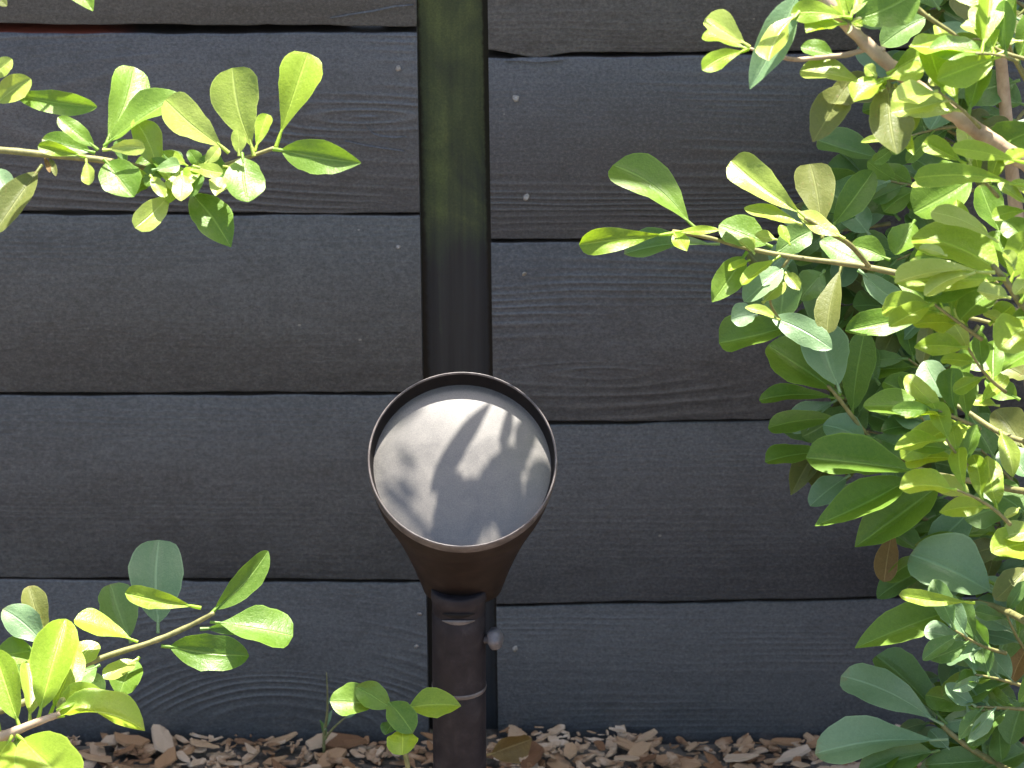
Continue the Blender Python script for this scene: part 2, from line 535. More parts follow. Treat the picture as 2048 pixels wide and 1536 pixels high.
def xpost(side, py):
    """picture x of the board ends"""
    return (832 + 13 * py / 760) if side < 0 else (975 + 11 * py / 760)


boards = {}


def build_side(side, S_, seeds):
    edges = []          # list of (top function, bottom function, y position top px, bottom px)
    tops = [None] + [seam(*s[1]) for s in S_]
    bots = [seam(*s[0]) for s in S_] + [lambda x: -0.035]
    first_bot = bots[0]
    ypx = [s[0][3 if side < 0 else 1] for s in S_]
    # boards above the picture
    z0 = first_bot(0)
    k = 0
    zt = z0
    base_top = None
    rows = []
    for i in range(len(S_) + 1):
        if i == 0:
            tf = lambda x: first_bot(x) + PZ - 0.003
        else:
            tf = tops[i]
        rows.append((tf, bots[i]))
    up = 1
    while first_bot(0) + PZ * up < FENCE_TOP - 0.02:
        lo = (lambda x, u=up: first_bot(x) + PZ * u)
        hi = (lambda x, u=up: min(first_bot(x) + PZ * (u + 1) - 0.003, FENCE_TOP))
        rows.insert(0, (hi, lo))
        up += 1
    nup = len(rows) - len(S_) - 1
    for i, (tf, bf) in enumerate(rows):
        vis = i - nup
        xo = XL if side < 0 else XR
        # the end by the post, from the picture for the boards in view
        py_t = 768 - (tf(0) - ZC) * F / DIST * CP
        py_b = 768 - (bf(0) - ZC) * F / DIST * CP
        inn = (at(xpost(side, py_t), py_t).x, at(xpost(side, py_b), py_b).x)
        sd = seeds[vis] if 0 <= vis < len(seeds) else dict(seed=40 + i + (20 if side > 0 else 0), tone=0.5, g=(0.1 * side, bf(0) - 0.05, 0.06), amt=0.6)
        g = sd['g']
        o = board(xo, inn, tf, bf, rngb.uniform(-0.0015, 0.0015) + sd.get('y', 0), sd['seed'], sd['tone'], g[0], g[1], g[2], sd['amt'], chip=sd.get('chip'))
        boards[(side, vis)] = o


def gz(px, py):
    p = at(px, py)
    return p.x, p.z


def G(px, py, k):
    x, z = gz(px, py)
    return (x, z, k)


xc0 = at(985, 112).x


def chipped(x):
    """the splintered lower edge of the top right board beside the post"""
    t = (x - xc0) / 0.055
    return -0.0026 * max(0.0, 1 - abs(t - 0.55) * 2.0) + (0.0035 * max(0.0, 1 - t * 2.2) if t > -0.2 else 0)


build_side(-1, LS, [
    dict(seed=3, tone=0.85, g=G(300, -250, 0.03), amt=0.25),
    dict(seed=7, tone=0.30, g=G(735, 235, 0.16), amt=1.0),
    dict(seed=12, tone=0.80, g=G(200, 1000, 0.03), amt=0.15, y=0.0006),
    dict(seed=5, tone=0.70, g=G(-600, 1350, 0.02), amt=0.08),
    dict(seed=21, tone=0.55, g=G(560, 1500, 0.55), amt=0.95, y=-0.0012)])
build_side(1, RS, [
    dict(seed=31, tone=0.55, g=G(1600, -300, 0.02), amt=0.15, chip=chipped),
    dict(seed=17, tone=0.20, g=G(1500, 40, 0.05), amt=0.65),
    dict(seed=9, tone=0.25, g=G(1190, 745, 0.14), amt=0.95, y=0.0008),
    dict(seed=26, tone=0.45, g=G(1500, 1400, 0.02), amt=0.10),
    dict(seed=14, tone=0.6, g=G(1700, 1120, 0.04), amt=0.45, y=-0.0008)])

boards[(-1, 1)]['raw_edge'] = 1.0

# unseen strips added behind the uppermost joint in view, to block leaking sun
for (xa, xb, zz) in ((XL, at(700, 60).x, at(400, 58).z), (at(1100, 105).x, XR, at(1500, 106).z)):
    x0_, x1_, y0_, y1_, z0_, z1_ = xa, xb, 0.0255, 0.062, zz - 0.045, zz + 0.045
    rv = [(x, y, z) for x in (x0_, x1_) for y in (y0_, y1_) for z in (z0_, z1_)]
    rf = [(0, 1, 3, 2), (4, 6, 7, 5), (0, 4, 5, 1), (2, 3, 7, 6), (0, 2, 6, 4), (1, 5, 7, 3)]
    rl = mesh_obj('sun_block_strip', rv, rf, MAT['wood'], fence, smooth=False)
    for k_, v_ in (('grain_seed', 50.0), ('grain_x', 0.0), ('grain_z', 0.3), ('grain_k', 0.03), ('grain_amt', 0.2), ('tone', 0.9), ('raw_edge', 0.0)):
        rl[k_] = v_

# the post stands behind the board ends; its face shows between them
px0, px1 = at(775, 400).x, at(1045, 400).x
pv, pf = [], []
npz = 40
for i in range(npz + 1):
    z = -0.3 + (FENCE_TOP + 0.3 + 0.03) * i / npz
    lean = -(z - ZC) * 0.016
    w = 0.0004 * math.sin(37 * z) + 0.0003 * math.sin(91 * z)
    yb = 0.0245
    b = 0.004
    pv += [(px0 + lean, yb + b, z), (px0 + lean + b, yb + w, z), (0.5 * (px0 + px1) + lean, yb + w - 0.0005, z), (px1 + lean - b, yb - w, z), (px1 + lean, yb + b, z), (px1 + lean, yb + 0.085, z), (px0 + lean, yb + 0.085, z)]
for i in range(npz):
    for j in range(7):
        j2 = (j + 1) % 7
        pf.append((i * 7 + j, i * 7 + j2, (i + 1) * 7 + j2, (i + 1) * 7 + j))
pf.append(tuple(range(7))[::-1])
pf.append(tuple(npz * 7 + j for j in range(7)))
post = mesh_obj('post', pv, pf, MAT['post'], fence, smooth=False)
post['label'] = 'mossy green timber post, dark below'
# far posts beyond the picture hold the outer board ends
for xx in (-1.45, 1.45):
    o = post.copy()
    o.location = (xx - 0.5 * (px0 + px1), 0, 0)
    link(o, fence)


def nail_mesh(seed):
    rg = random.Random(seed)
    vs, fs = [], []
    n = 9
    r0 = 0.0019
    tilt = (rg.uniform(-0.8, 0.8), rg.uniform(-0.8, 0.8))
    for (rr, yy) in ((0.7, 0.002), (1.0, -0.0002), (0.93, -0.0010), (0.5, -0.0014)):
        for j in range(n):
            th = 2 * math.pi * j / n
            q = r0 * rr * (1 + rg.uniform(-0.30, 0.30))
            x, z = q * math.cos(th), q * math.sin(th)
            vs.append((x, yy + (x * tilt[0] + z * tilt[1] if yy < 0 else 0), z))
    for i in range(3):
        for j in range(n):
            j2 = (j + 1) % n
            fs.append((i * n + j, i * n + j2, (i + 1) * n + j2, (i + 1) * n + j))
    fs.append(tuple(3 * n + j for j in range(n)))
    me = bpy.data.meshes.new('nail')
    me.from_pydata(vs, [], fs)
    me.shade_smooth()
    me.materials.append(MAT['nail'])
    return me


nail_meshes = [nail_mesh(s) for s in range(4)]
NAILS = [(-1, 797, 136, 1.0), (-1, 797, 492, 0.8), (-1, 838, 1228, 1.1), (-1, 833, 1292, 0.9),
         (1, 1031, 195, 1.15), (1, 1052, 393, 1.2), (1, 1049, 547, 1.0), (1, 1031, 1298, 1.15), (1, 1080, 1469, 1.15)]


def row_of(side, py):
    lims = [s[0][3] for s in (LS if side < 0 else RS)] if side < 0 else [s[0][1] for s in RS]
    return sum(1 for v in lims if py > v)


for i, (side, px, py, s) in enumerate(NAILS):
    b = boards[(side, row_of(side, py))]
    o = bpy.data.objects.new('nail', nail_meshes[i % 4])
    p = at(px, py)
    # the face of this board just there
    ymin = min(v.co.y for v in b.data.vertices if abs(v.co.x - p.x) < 0.05)
    o.location = (p.x, ymin + 0.0002, p.z)
    o.scale = (s, 1, s)
    o.rotation_euler = (0, i * 1.3, 0)
    link(o, b)


# checks and splits in the wood: thin tapering slivers cut dark by their own depth
def check_strip(side, pts, w, name='split'):
    """a raised splinter edge along a crack"""
    b = boards[(side, row_of(side, pts[0][1]))]
    vs, fs = [], []
    n = len(pts)
    for i, (px, py) in enumerate(pts):
        p = at(px, py)
        ymin = min(v.co.y for v in b.data.vertices if abs(v.co.x - p.x) < 0.05)
        t = i / (n - 1)
        h = w * math.sin(math.pi * (0.08 + 0.84 * t))
        vs += [(p.x, ymin + 0.0006, p.z + h), (p.x, ymin - 0.0011, p.z + 0.25 * h), (p.x, ymin - 0.0011, p.z), (p.x, ymin + 0.0006, p.z - 0.2 * h)]
    for i in range(n - 1):
        for j in range(3):
            fs.append((i * 4 + j, i * 4 + j + 1, (i + 1) * 4 + j + 1, (i + 1) * 4 + j))
    o = mesh_obj(name, vs, fs, MAT['wood'], b)
    for k in ('grain_seed', 'grain_x', 'grain_z', 'grain_k', 'grain_amt', 'tone', 'raw_edge'):
        o[k] = b[k]
    return o


check_strip(-1, [(660, 36), (700, 30), (745, 24), (790, 14), (828, 10)], 0.0016, 'splinter')
check_strip(-1, [(733, 252), (745, 268), (762, 274), (790, 276), (812, 274)], 0.0014, 'splinter')
check_strip(-1, [(690, 282), (730, 292), (770, 298), (808, 303)], 0.0012, 'splinter')
check_strip(1, [(1010, 120), (1040, 121), (1075, 124), (1110, 121), (1128, 118)], 0.0026, 'splinter')

# ------------------------------------------------------------------ garden spotlight
LD = 0.30                                     # metres in front of the fence
LC = at(925, 917, LD)                         # centre of the mouth
view = (CAM - LC).normalized()
EL = math.asin(view.z) + R(22.0)
LN = Vector((0.02, -math.cos(EL), math.sin(EL))).normalized()   # the way the lamp points
LX = Vector((1, 0, 0)).cross(LN).cross(LN).normalized()
LX = Vector((1, 0, 0)) - LN * LN.x
LX.normalize()
LU = LN.cross(LX)
spx = scale_at(LC)
RM = 189.5 / spx                              # outer radius of the rim
lamp_base = at(918, 1200, LD - 0.01)
lamp_base = Vector((lamp_base.x, lamp_base.y, 0))
lamp = thing('garden_spotlight', 'dark bronze garden spotlight with round dusty glass on a short pipe before the fence', 'lamp', lamp_base)


def ring(c, ax, ay, r, n, rng=None, amt=0.0):
    return [c + (ax * math.cos(2 * math.pi * j / n) + ay * math.sin(2 * math.pi * j / n)) * r for j in range(n)]


def loft(rings, close_first=False, close_last=False):
    vs, fs = [], []
    n = len(rings[0])
    for rg_ in rings:
        vs += rg_
    for i in range(len(rings) - 1):
        for j in range(n):
            j2 = (j + 1) % n
            fs.append((i * n + j, i * n + j2, (i + 1) * n + j2, (i + 1) * n + j))
    if close_first:
        fs.append(tuple(range(n))[::-1])
    if close_last:
        fs.append(tuple((len(rings) - 1) * n + j for j in range(n)))
    return vs, fs


NS = 72
# rim: rolled lip with a sloping inner wall down to the glass
prof = [(1.000, -0.010), (1.004, -0.004), (1.000, -0.0008), (0.990, 0.0), (0.981, -0.0008), (0.978, -0.0016)]
v, f = loft([ring(LC + LN * z, LX, LU, RM * r, NS) for r, z in prof])
mesh_obj('rim', v, f, MAT['rim'], lamp, lamp_base)
prof = [(0.978, -0.0016), (0.972, -0.005), (0.958, -0.0085), (0.944, -0.0105), (0.936, -0.0112)]
GD = -LU * RM * 0.020                        # the glass sits a little low in its seat
v, f = loft([ring(LC + LN * z + (GD if i > 1 else GD * 0), LX, LU, RM * r, NS) for i, (r, z) in enumerate(prof)])
mesh_obj('gasket', v, f, MAT['black'], lamp, lamp_base)
# slightly domed dusty glass
rings_ = []
for k in range(9):
    t = k / 8
    rr = 0.944 * (1 - t) + 0.004 * t
    rings_.append(ring(LC + GD + LN * (-0.0108 + 0.0045 * (1 - (1 - t) ** 2)), LX, LU, RM * rr, NS))
v, f = loft(rings_, close_last=True)
lens = mesh_obj('lens', v, f, MAT['lens'], lamp, lamp_base)
lens['label'] = 'dusty frosted round glass'
# housing: a funnel that bends from the mouth down to the upright pipe
NECK = at(925, 1176, LD - 0.052)
PD = LD - 0.030                               # the upright pipe stands a little nearer
stem_r = 54.0 / scale_at(at(918, 1200, PD))
hr = []
for k in range(15):
    t = k / 14
    s = t * t * (3 - 2 * t)
    ce = LC + LN * (-0.010)
    mid = ce - LN * 0.050
    c = ce * (1 - t) ** 2 + mid * 2 * t * (1 - t) + NECK * t * t
    nn = (LN * (1 - s) + Vector((0, 0, 1)) * s).normalized()
    ax = Vector((1, 0, 0)) - nn * nn.x
    ax.normalize()
    ay = nn.cross(ax)
    rr = RM * 0.998 * (1 - t) ** 1.0 + stem_r * 1.46 * t
    rr *= 1 + 0.13 * math.sin(math.pi * t)
    hr.append(ring(c, ax, ay, rr, NS))
v, f = loft(hr, close_last=True)
mesh_obj('housing', v, f, MAT['bronze'], lamp, lamp_base)
# pipe: collar with a slot, body, seam, lower sleeve
EX, EY = Vector((1, 0, 0)), Vector((0, 1, 0))


def zat(py):
    """height on the pipe axis for a picture row"""
    return at(918, py, PD).z


axc = Vector((at(918, 1300, PD).x, -PD, 0))


def pipe_ring(py, k, lean=0.0):
    z = zat(py) if py < 4000 else -0.02
    return ring(Vector((axc.x + (0.0 if py > 3999 else (py - 1300) * 0.0), axc.y, z)), EX, EY, stem_r * k, 40)


v, f = loft([pipe_ring(1180, 0.60), pipe_ring(1176, 0.98), pipe_ring(1180, 1.02), pipe_ring(1196, 1.03), pipe_ring(1199, 0.985), pipe_ring(1222, 0.985)], close_first=True)
mesh_obj('collar', v, f, MAT['pipe'], lamp, lamp_base)
v, f = loft([pipe_ring(1220, 0.97), pipe_ring(1222, 1.0), pipe_ring(1260, 1.0), pipe_ring(1320, 1.0), pipe_ring(1364, 1.0), pipe_ring(1367, 1.015)])
pipe = mesh_obj('pipe', v, f, MAT['pipe'], lamp, lamp_base)
v, f = loft([pipe_ring(1374, 0.98), pipe_ring(1376, 1.0), pipe_ring(1420, 1.0), pipe_ring(1536, 1.0), pipe_ring(9999, 1.0)])
mesh_obj('ground_sleeve', v, f, MAT['pipe'], lamp, lamp_base)
v, f = loft([pipe_ring(1366, 0.99), pipe_ring(1367, 1.022), pipe_ring(1370, 1.03), pipe_ring(1374, 1.015), pipe_ring(1376, 0.99)])
mesh_obj('seam_ring', v, f, MAT['rim'], lamp, lamp_base)
# slot: a shallow dark bar let into the front of the collar
sl_v, sl_f = [], []
for i in range(9):
    a = -math.pi / 2 - 0.62 + 1.24 * i / 8
    hh = 0.0018 * math.sin(math.pi * (0.06 + 0.88 * i / 8))
    for (rr, dz) in ((1.028, hh), (1.05, hh * 0.6), (1.05, -hh * 0.6), (1.028, -hh)):
        sl_v.append(Vector((axc.x + stem_r * rr * math.cos(a), axc.y + stem_r * rr * math.sin(a), zat(1207) + dz)))
for i in range(8):
    for j in range(3):
        sl_f.append((i * 4 + j, i * 4 + j + 1, (i + 1) * 4 + j + 1, (i + 1) * 4 + j))
mesh_obj('slot', sl_v, sl_f, MAT['black'], lamp, lamp_base)
mesh_obj('slot_lip', [q - Vector((0, 0.0002, 0.0048)) for q in sl_v], sl_f, MAT['rim'], lamp, lamp_base)
# thumb screw on the right of the pipe
KP = at(990, 1277, PD + 0.006)
KA = Vector((1.0, -0.25, 0.22)).normalized()
kx = KA.cross(Vector((0, 0, 1))).normalized()
ky = KA.cross(kx)
ks = 0.86 / scale_at(KP)
kr = [(-45, 9), (-14, 9), (-13, 20), (-8, 25), (4, 25), (12, 22), (17, 12), (18, 2)]
v, f = loft([[q + (q - (KP + KA * z * ks)) * (0.07 * math.cos(6 * 2 * math.pi * j / 24)) for j, q in enumerate(ring(KP + KA * z * ks, kx, ky, r * ks, 24))] for z, r in kr], close_last=True)
mesh_obj('thumb_screw', v, f, MAT['knob'], lamp, lamp_base)

# ------------------------------------------------------------------ leaves and twigs
SHAPES = {'o': (1.15, 0.46), 'e': (0.80, 0.62), 'p': (0.85, 0.90), 's': (1.55, 0.45), 'r': (0.75, 0.50)}
lrng = random.Random(5)


def leaf_mesh(L, W, shape, curl, fold, wav, pet, seed):
    rg = random.Random(seed)
    a, b = SHAPES[shape]
    tm = a / (a + b)
    nm = tm ** a * (1 - tm) ** b
    NR, NC = 15, 6
    ts = [0.5 - 0.5 * math.cos(math.pi * i / NR) for i in range(NR + 1)]
    ts = [0.35 * (i / NR) + 0.65 * t for i, t in enumerate(ts)]
    # midrib bends along an arc
    mid = []
    x = z = 0.0
    prev = 0.0
    pl = pet * L
    for t in ts:
        dl = (t - prev) * (L - pl)
        ang = curl * (t + prev) * 0.5 - curl * 0.2
        x += dl * math.cos(ang)
        z -= dl * math.sin(ang)
        prev = t
        mid.append((x + pl, z))
    ex, ez = mid[-1]
    th = math.atan2(ez, ex)
    k = L / math.hypot(ex, ez)
    ct, st = math.cos(-th), math.sin(-th)
    p1, p2 = rg.uniform(0, 6.3), rg.uniform(0, 6.3)
    side = rg.uniform(-0.05, 0.05)
    verts, uvs, faces = [], [], []
    jag = [[rg.gauss(0, 0.018) for _ in range(2)] for _ in ts]
    for i, t in enumerate(ts):
        h = (max(t, 1e-5) ** a * max(1 - t, 1e-5) ** b) / nm * W / 2
        h = max(h, 0.0004)
        mx, mz = mid[i]
        for j in range(NC + 1):
            s = -1 + 2 * j / NC
            ww = 1 + 0.035 * math.sin(9 * t + p1 + s) + 0.02 * math.sin(23 * t + p2) + jag[i][0 if s < 0 else 1]
            yy = s * h * ww + side * L * math.sin(math.pi * t)
            zz = fold * abs(s) * h + wav * h * s * s * math.sin(7.5 * t + (p1 if s > 0 else p2))
            X, Z = mx, mz + zz
            verts.append(((X * ct - Z * st) * k, yy, (X * st + Z * ct) * k))
            uvs.append((t, j / NC))
    for i in range(NR):
        for j in range(NC):
            q = i * (NC + 1) + j
            faces.append((q, q + NC + 1, q + NC + 2, q + 1))
    # petiole: thin four-sided stalk
    if pl > 0.0005:
        r = min(0.0011, W * 0.06 + 0.0003)
        base = len(verts)
        ox, oz = (mid[0][0] + 0.06 * (L - pl)), mid[0][1]
        for (xx, q) in ((0.0, 1.15), (pl, 1.0), (ox + 0.002, 0.6)):
            for (dy, dz) in ((1, 0), (0, 1), (-1, 0), (0, -1)):
                zz = -0.0003
                verts.append(((xx * ct - zz * st) * k, dy * r * q, (xx * st) * k + dz * r * q))
                uvs.append((0.02, 0.5))
        for i in range(2):
            for j in range(4):
                j2 = (j + 1) % 4
                faces.append((base + i * 4 + j, base + i * 4 + j2, base + (i + 1) * 4 + j2, base + (i + 1) * 4 + j))
    return verts, faces, uvs


class Pool:
    """foliage too deep or too far out to pick apart, joined into one part"""
    def __init__(self):
        self.v, self.f, self.uv, self.mi, self.mats = [], [], [], [], []

    def slot(self, tone):
        if tone not in self.mats:
            self.mats.append(tone)
        return self.mats.index(tone)

    def add(self, vs, fs, uv, tone):
        b0, k = len(self.v), self.slot(tone)
        self.v += vs
        self.uv += uv
        self.f += [tuple(b0 + i for i in f) for f in fs]
        self.mi += [k] * len(fs)

    def build(self, name, parent, root):
        o = mesh_obj(name, self.v, self.f, MAT[self.mats[0]], parent, root, True, self.uv)
        for t in self.mats[1:]:
            o.data.materials.append(MAT[t])
        o.data.polygons.foreach_set('material_index', self.mi)
        o['kind'] = 'stuff'
        return o


def leaf_between(B, T, W, parent, root_loc, tone, shape='o', roll=0.0, curl=None, fold=None, wav=None, pet=0.10, face=None, name='leaf'):
    """a leaf from base B to tip T; face: direction its upper side looks"""
    seed = lrng.randrange(1 << 30)
    rg = random.Random(seed)
    a = T - B
    L = a.length
    a.normalize()
    vdir = face if face is not None else (CAM - B).normalized()
    n = vdir - a * vdir.dot(a)
    n.normalize()
    n = Matrix.Rotation(roll, 3, a) @ n
    y = n.cross(a)
    curl = rg.uniform(0.1, 0.55) if curl is None else curl
    fold = rg.choice([rg.uniform(0.12, 0.35), rg.uniform(0.30, 0.62)]) if fold is None else fold
    wav = rg.uniform(0.05, 0.24) if wav is None else wav
    W *= rg.uniform(0.88, 1.04)
    vs, fs, uv = leaf_mesh(L, W, shape, curl, fold, wav, pet, seed)
    if isinstance(parent, Pool):
        M = Matrix((a, y, n)).transposed()
        parent.add([M @ Vector(q) + B for q in vs], fs, uv, tone)
        return None
    o = mesh_obj(name, vs, fs, MAT[tone], None, None, True, uv)
    M = Matrix((a, y, n)).transposed().to_4x4()
    M.translation = B - root_loc
    o.matrix_basis = M
    o.parent = parent
    return o


def L_(parent, root, bx, by, tx, ty, w, tone='g', d=0.35, dt=0.0, shape='o', roll=0.0, up=None, **kw):
    """leaf seen from (bx,by) to (tx,ty), w pixels wide, base d metres before the fence; its blade turns up to the light"""
    B, T = at(bx, by, d), at(tx, ty, d + dt)
    vw = (CAM - B).normalized()
    k = lrng.uniform(*((0.7, 1.5) if tone in 'yp' else (0.3, 0.9))) if up is None else up
    f = (vw + Vector((lrng.uniform(-.25, .25), lrng.uniform(-.1, .15), 1.0)) * k).normalized()
    r = ray(tx, ty)
    T1 = CAM + r * ((B - CAM).dot(f) / r.dot(f))
    lim = 1.1 * (T - B).length
    dy = max(-lim, min(lim, T1.y - B.y))
    T = at(tx, ty, -(B.y + dy) + 0.5 * dt)
    a = (T - B).normalized()
    n = (f - a * f.dot(a)).normalized()
    n = Matrix.Rotation(roll, 3, a) @ n
    y = n.cross(a)
    ap = (a - vw * a.dot(vw)).normalized()
    fore = abs(y.dot(vw.cross(ap)))
    W = w / scale_at((B + T) / 2) / max(0.5, fore) * 1.06
    return leaf_between(B, T, W, parent, root, tone, shape, roll, face=f, **kw)


def twig(name, parent, root, pts, mat, knob=0.10, sides=8, sub=5):
    """pts: (px, py, d, radius px) or (Vector, radius m)"""
    P = []
    for q in pts:
        if len(q) == 4:
            p = at(q[0], q[1], q[2])
            P.append((p, q[3] / scale_at(p)))
        else:
            P.append(q)
    if isinstance(parent, Pool):
        vs, fs = tube(spline(P, 3), 5)
        parent.add(vs, fs, [(0.5, 0.5)] * len(vs), mat)
        return parent
    vs, fs = tube(spline(P, sub), sides, random.Random(len(pts) * 7 + int(abs(P[0][1]) * 1e6)), knob)
    return mesh_obj(name, vs, fs, MAT[mat], parent, root)


# ---------- shrub at the left edge
LR = at(-420, 1495, 0.36)
LR = Vector((LR.x, LR.y, 0))
lshrub = thing('shrub', 'leafy shrub at the left edge reaching two leafy twigs across the fence boards', 'shrub', LR)
top_l = at(-330, 330, 0.40)
main_l = twig('main_stem', lshrub, LR, [(LR, 0.010), (LR + Vector((0.02, -0.01, 0.16)), 0.009), (at(-300, 900, 0.40), 0.008), (top_l, 0.0065), (at(-260, -200, 0.42), 0.005), (at(-180, -520, 0.42), 0.003)], 'stem')

t1 = twig('upper_twig', lshrub, LR, [(top_l, 0.003), (-120, 292, 0.38, 8), (0, 300, 0.36, 7.5), (90, 309, 0.355, 7), (195, 319, 0.35, 6.5), (290, 336, 0.345, 6), (350, 350, 0.345, 5.5), (420, 338, 0.345, 5), (480, 320, 0.345, 4.5), (548, 296, 0.345, 4)], 'twig')
A = [
    # bx by tx ty w tone d dt shape roll
    (208, 300, 268, 134, 76, 'g', .340, -.010, 'o', 0.15),
    (207, 292, 362, 190, 56, 'g', .350, .015, 'e', -0.55),
    (458, 306, 330, 200, 72, 'p', .355, .020, 'o', 0.25),
    (508, 312, 464, 136, 92, 'p', .350, .012, 'o', -0.1),
    (552, 294, 616, 106, 88, 'y', .345, .006, 's', 0.1),
    (546, 298, 722, 326, 74, 'g', .352, .020, 'p', 0.35),
    (484, 306, 496, 404, 82, 'g', .362, .012, 'e', 0.1),
    (208, 318, 268, 394, 84, 'g', .360, .015, 'e', -0.15),
    (318, 345, 268, 238, 58, 'p', .355, .018, 'e', 0.5),
    (205, 300, 290, 296, 30, 'p', .365, .010, 'o', 0.5),
    (172, 314, 76, 292, 30, 'y', .362, .006, 'o', -0.3),
    (196, 300, 116, 234, 36, 'g', .358, .004, 'e', 0.2),
    (190, 306, 84, 278, 44, 'g', .345, .000, 'e', 0.1),
    (172, 318, 178, 370, 26, 'p', .365, .004, 'o', 0.2),
    (376, 378, 462, 494, 78, 'g', .355, .012, 'p', -0.05),
    (352, 376, 270, 456, 50, 'p', .365, .016, 'o', -0.4),
    (364, 344, 362, 402, 38, 'p', .372, .010, 'e', 0.0),
    (386, 332, 446, 346, 30, 'p', .368, .008, 'e', 0.3),
    (330, 322, 292, 372, 36, 'g', .352, .006, 'e', 0.2),
    (478, 312, 474, 258, 30, 'p', .372, .006, 'e', -0.2),
    (510, 302, 534, 228, 34, 'y', .366, .006, 'o', 0.3),
    (300, 338, 262, 392, 40, 'g', .350, .002, 'e', 0.4),
    (340, 356, 318, 330, 22, 'p', .370, .004, 'e', 0.0),
    (350, 372, 388, 378, 24, 'y', .370, .004, 'e', 0.0),
    (400, 338, 378, 300, 26, 'g', .350, .004, 'e', 0.2),
    (430, 330, 452, 372, 20, 'g', .350, .004, 'e', 0.5),
    (300, 350, 330, 394, 26, 'p', .368, .006, 'e', 0.3),
    (352, 345, 338, 300, 40, 'd', .335, .0, 'e', 0.3),
    (84, 330, -14, 470, 64, 'o', .350, .012, 'e', 0.25),
    (98, 312, 112, 352, 14, 'o', .352, .003, 'e', 0.2),
    (88, 312, 100, 345, 10, 'br', .352, .003, 'e', 0.2),
    (-20, 330, 20, 398, 46, 'b', .345, .006, 'e', 0.1),
    (12, 188, 194, 214, 46, 'g', .370, .016, 'e', 0.55),
    (-12, 210, 62, 158, 48, 'p', .380, .010, 'e', 0.2),
    (-30, 160, 24, 118, 34, 'p', .380, .006, 'e', 0.2),
    (112, -60, 186, 22, 48, 'g', .360, .010, 'p', 0.2),
    (-50, -30, 14, 12, 26, 'o', .360, .004, 'e', 0.2),
]
for q in A:
    L_(t1, LR, *q[:6], d=q[6], dt=q[7], shape=q[8], roll=q[9] * 0.7, up=lrng.uniform(0.30, 0.75), curl=lrng.uniform(0.05, 0.35))
for i in range(22):
    bx, by = lrng.uniform(250, 470), 0
    by = 338 + lrng.uniform(-8, 14)
    a = lrng.uniform(0, 6.28)
    ln = lrng.uniform(34, 82)
    L_(t1, LR, bx, by, bx + ln * math.cos(a), by - 0.8 * ln * math.sin(a), ln * lrng.uniform(0.35, 0.6), lrng.choice('ypgpyd'), d=lrng.uniform(.345, .372), dt=.006, shape=lrng.choice('eop'), roll=lrng.uniform(-.5, .5))
twig('side_twig', lshrub, LR, [(at(-280, 60, 0.41), 0.0022), (-150, 150, 0.40, 6), (-20, 200, 0.38, 5), (24, 190, 0.37, 3)], 'twig')
twig('side_twig', lshrub, LR, [(at(-270, -160, 0.41), 0.0022), (-60, -110, 0.38, 6), (60, -80, 0.37, 5), (114, -58, 0.36, 3)], 'twig')

t2 = twig('lower_twig', lshrub, LR, [(at(-310, 1500, 0.40), 0.003), (-90, 1445, 0.40, 9), (60, 1400, 0.38, 8), (150, 1340, 0.36, 7), (215, 1312, 0.35, 6), (300, 1285, 0.345, 6), (370, 1256, 0.34, 5.5), (428, 1226, 0.34, 4.5)], 'twig')
B_ = [
    (418, 1232, 536, 1102, 50, 'g', .335, -.006, 'e', 0.45),
    (420, 1244, 586, 1272, 82, 'g', .340, .010, 'o', -0.25),
    (400, 1258, 556, 1248, 40, 'd', .332, .000, 'e', 0.5),
    (322, 1292, 498, 1312, 74, 'g', .345, .012, 'e', 0.15),
    (316, 1266, 318, 1080, 104, 'b', .245, -.004, 'r', 0.1),
    (402, 1216, 250, 1186, 44, 'y', .355, .012, 'o', -0.35),
    (276, 1284, 148, 1240, 44, 'y', .360, .012, 'o', 0.3),
    (262, 1286, 222, 1168, 80, 'd', .250, -.004, 'r', 0.1),
    (92, 1290, 6, 1218, 66, 'b', .360, .006, 'e', -0.2),
    (94, 1276, 58, 1172, 52, 'o', .345, .000, 'r', 0.1),
    (75, 1300, -6, 1312, 52, 'g', .355, .006, 'e', 0.2),
    (142, 1340, 196, 1286, 44, 'p', .365, .006, 'e', 0.1),
    (278, 1314, 238, 1392, 60, 'g', .338, .004, 'e', 0.1),
    (276, 1318, 208, 1358, 34, 'p', .356, .010, 'e', 0.4),
    (200, 1330, 126, 1372, 62, 'd', .335, .000, 'e', 0.2),
    (150, 1345, 205, 1395, 52, 'd', .330, .000, 'e', 0.2),
    (60, 1395, 20, 1300, 58, 'g', .345, .0, 'e', 0.2),
    (95, 1375, 60, 1310, 40, 'p', .365, .010, 'e', 0.2),
    (120, 1365, 130, 1300, 36, 'y', .365, .010, 'e', 0.2),
    (30, 1420, -30, 1330, 50, 'd', .350, .0, 'e', 0.2),
]
for q in B_:
    L_(t2, LR, *q[:6], d=q[6], dt=q[7], shape=q[8], roll=q[9])
t3 = twig('lowest_twig', lshrub, LR, [(at(-310, 1560, 0.44), 0.003), (-120, 1510, 0.45, 11), (0, 1474, 0.45, 10), (70, 1446, 0.445, 9), (120, 1428, 0.44, 6)], 'stem')
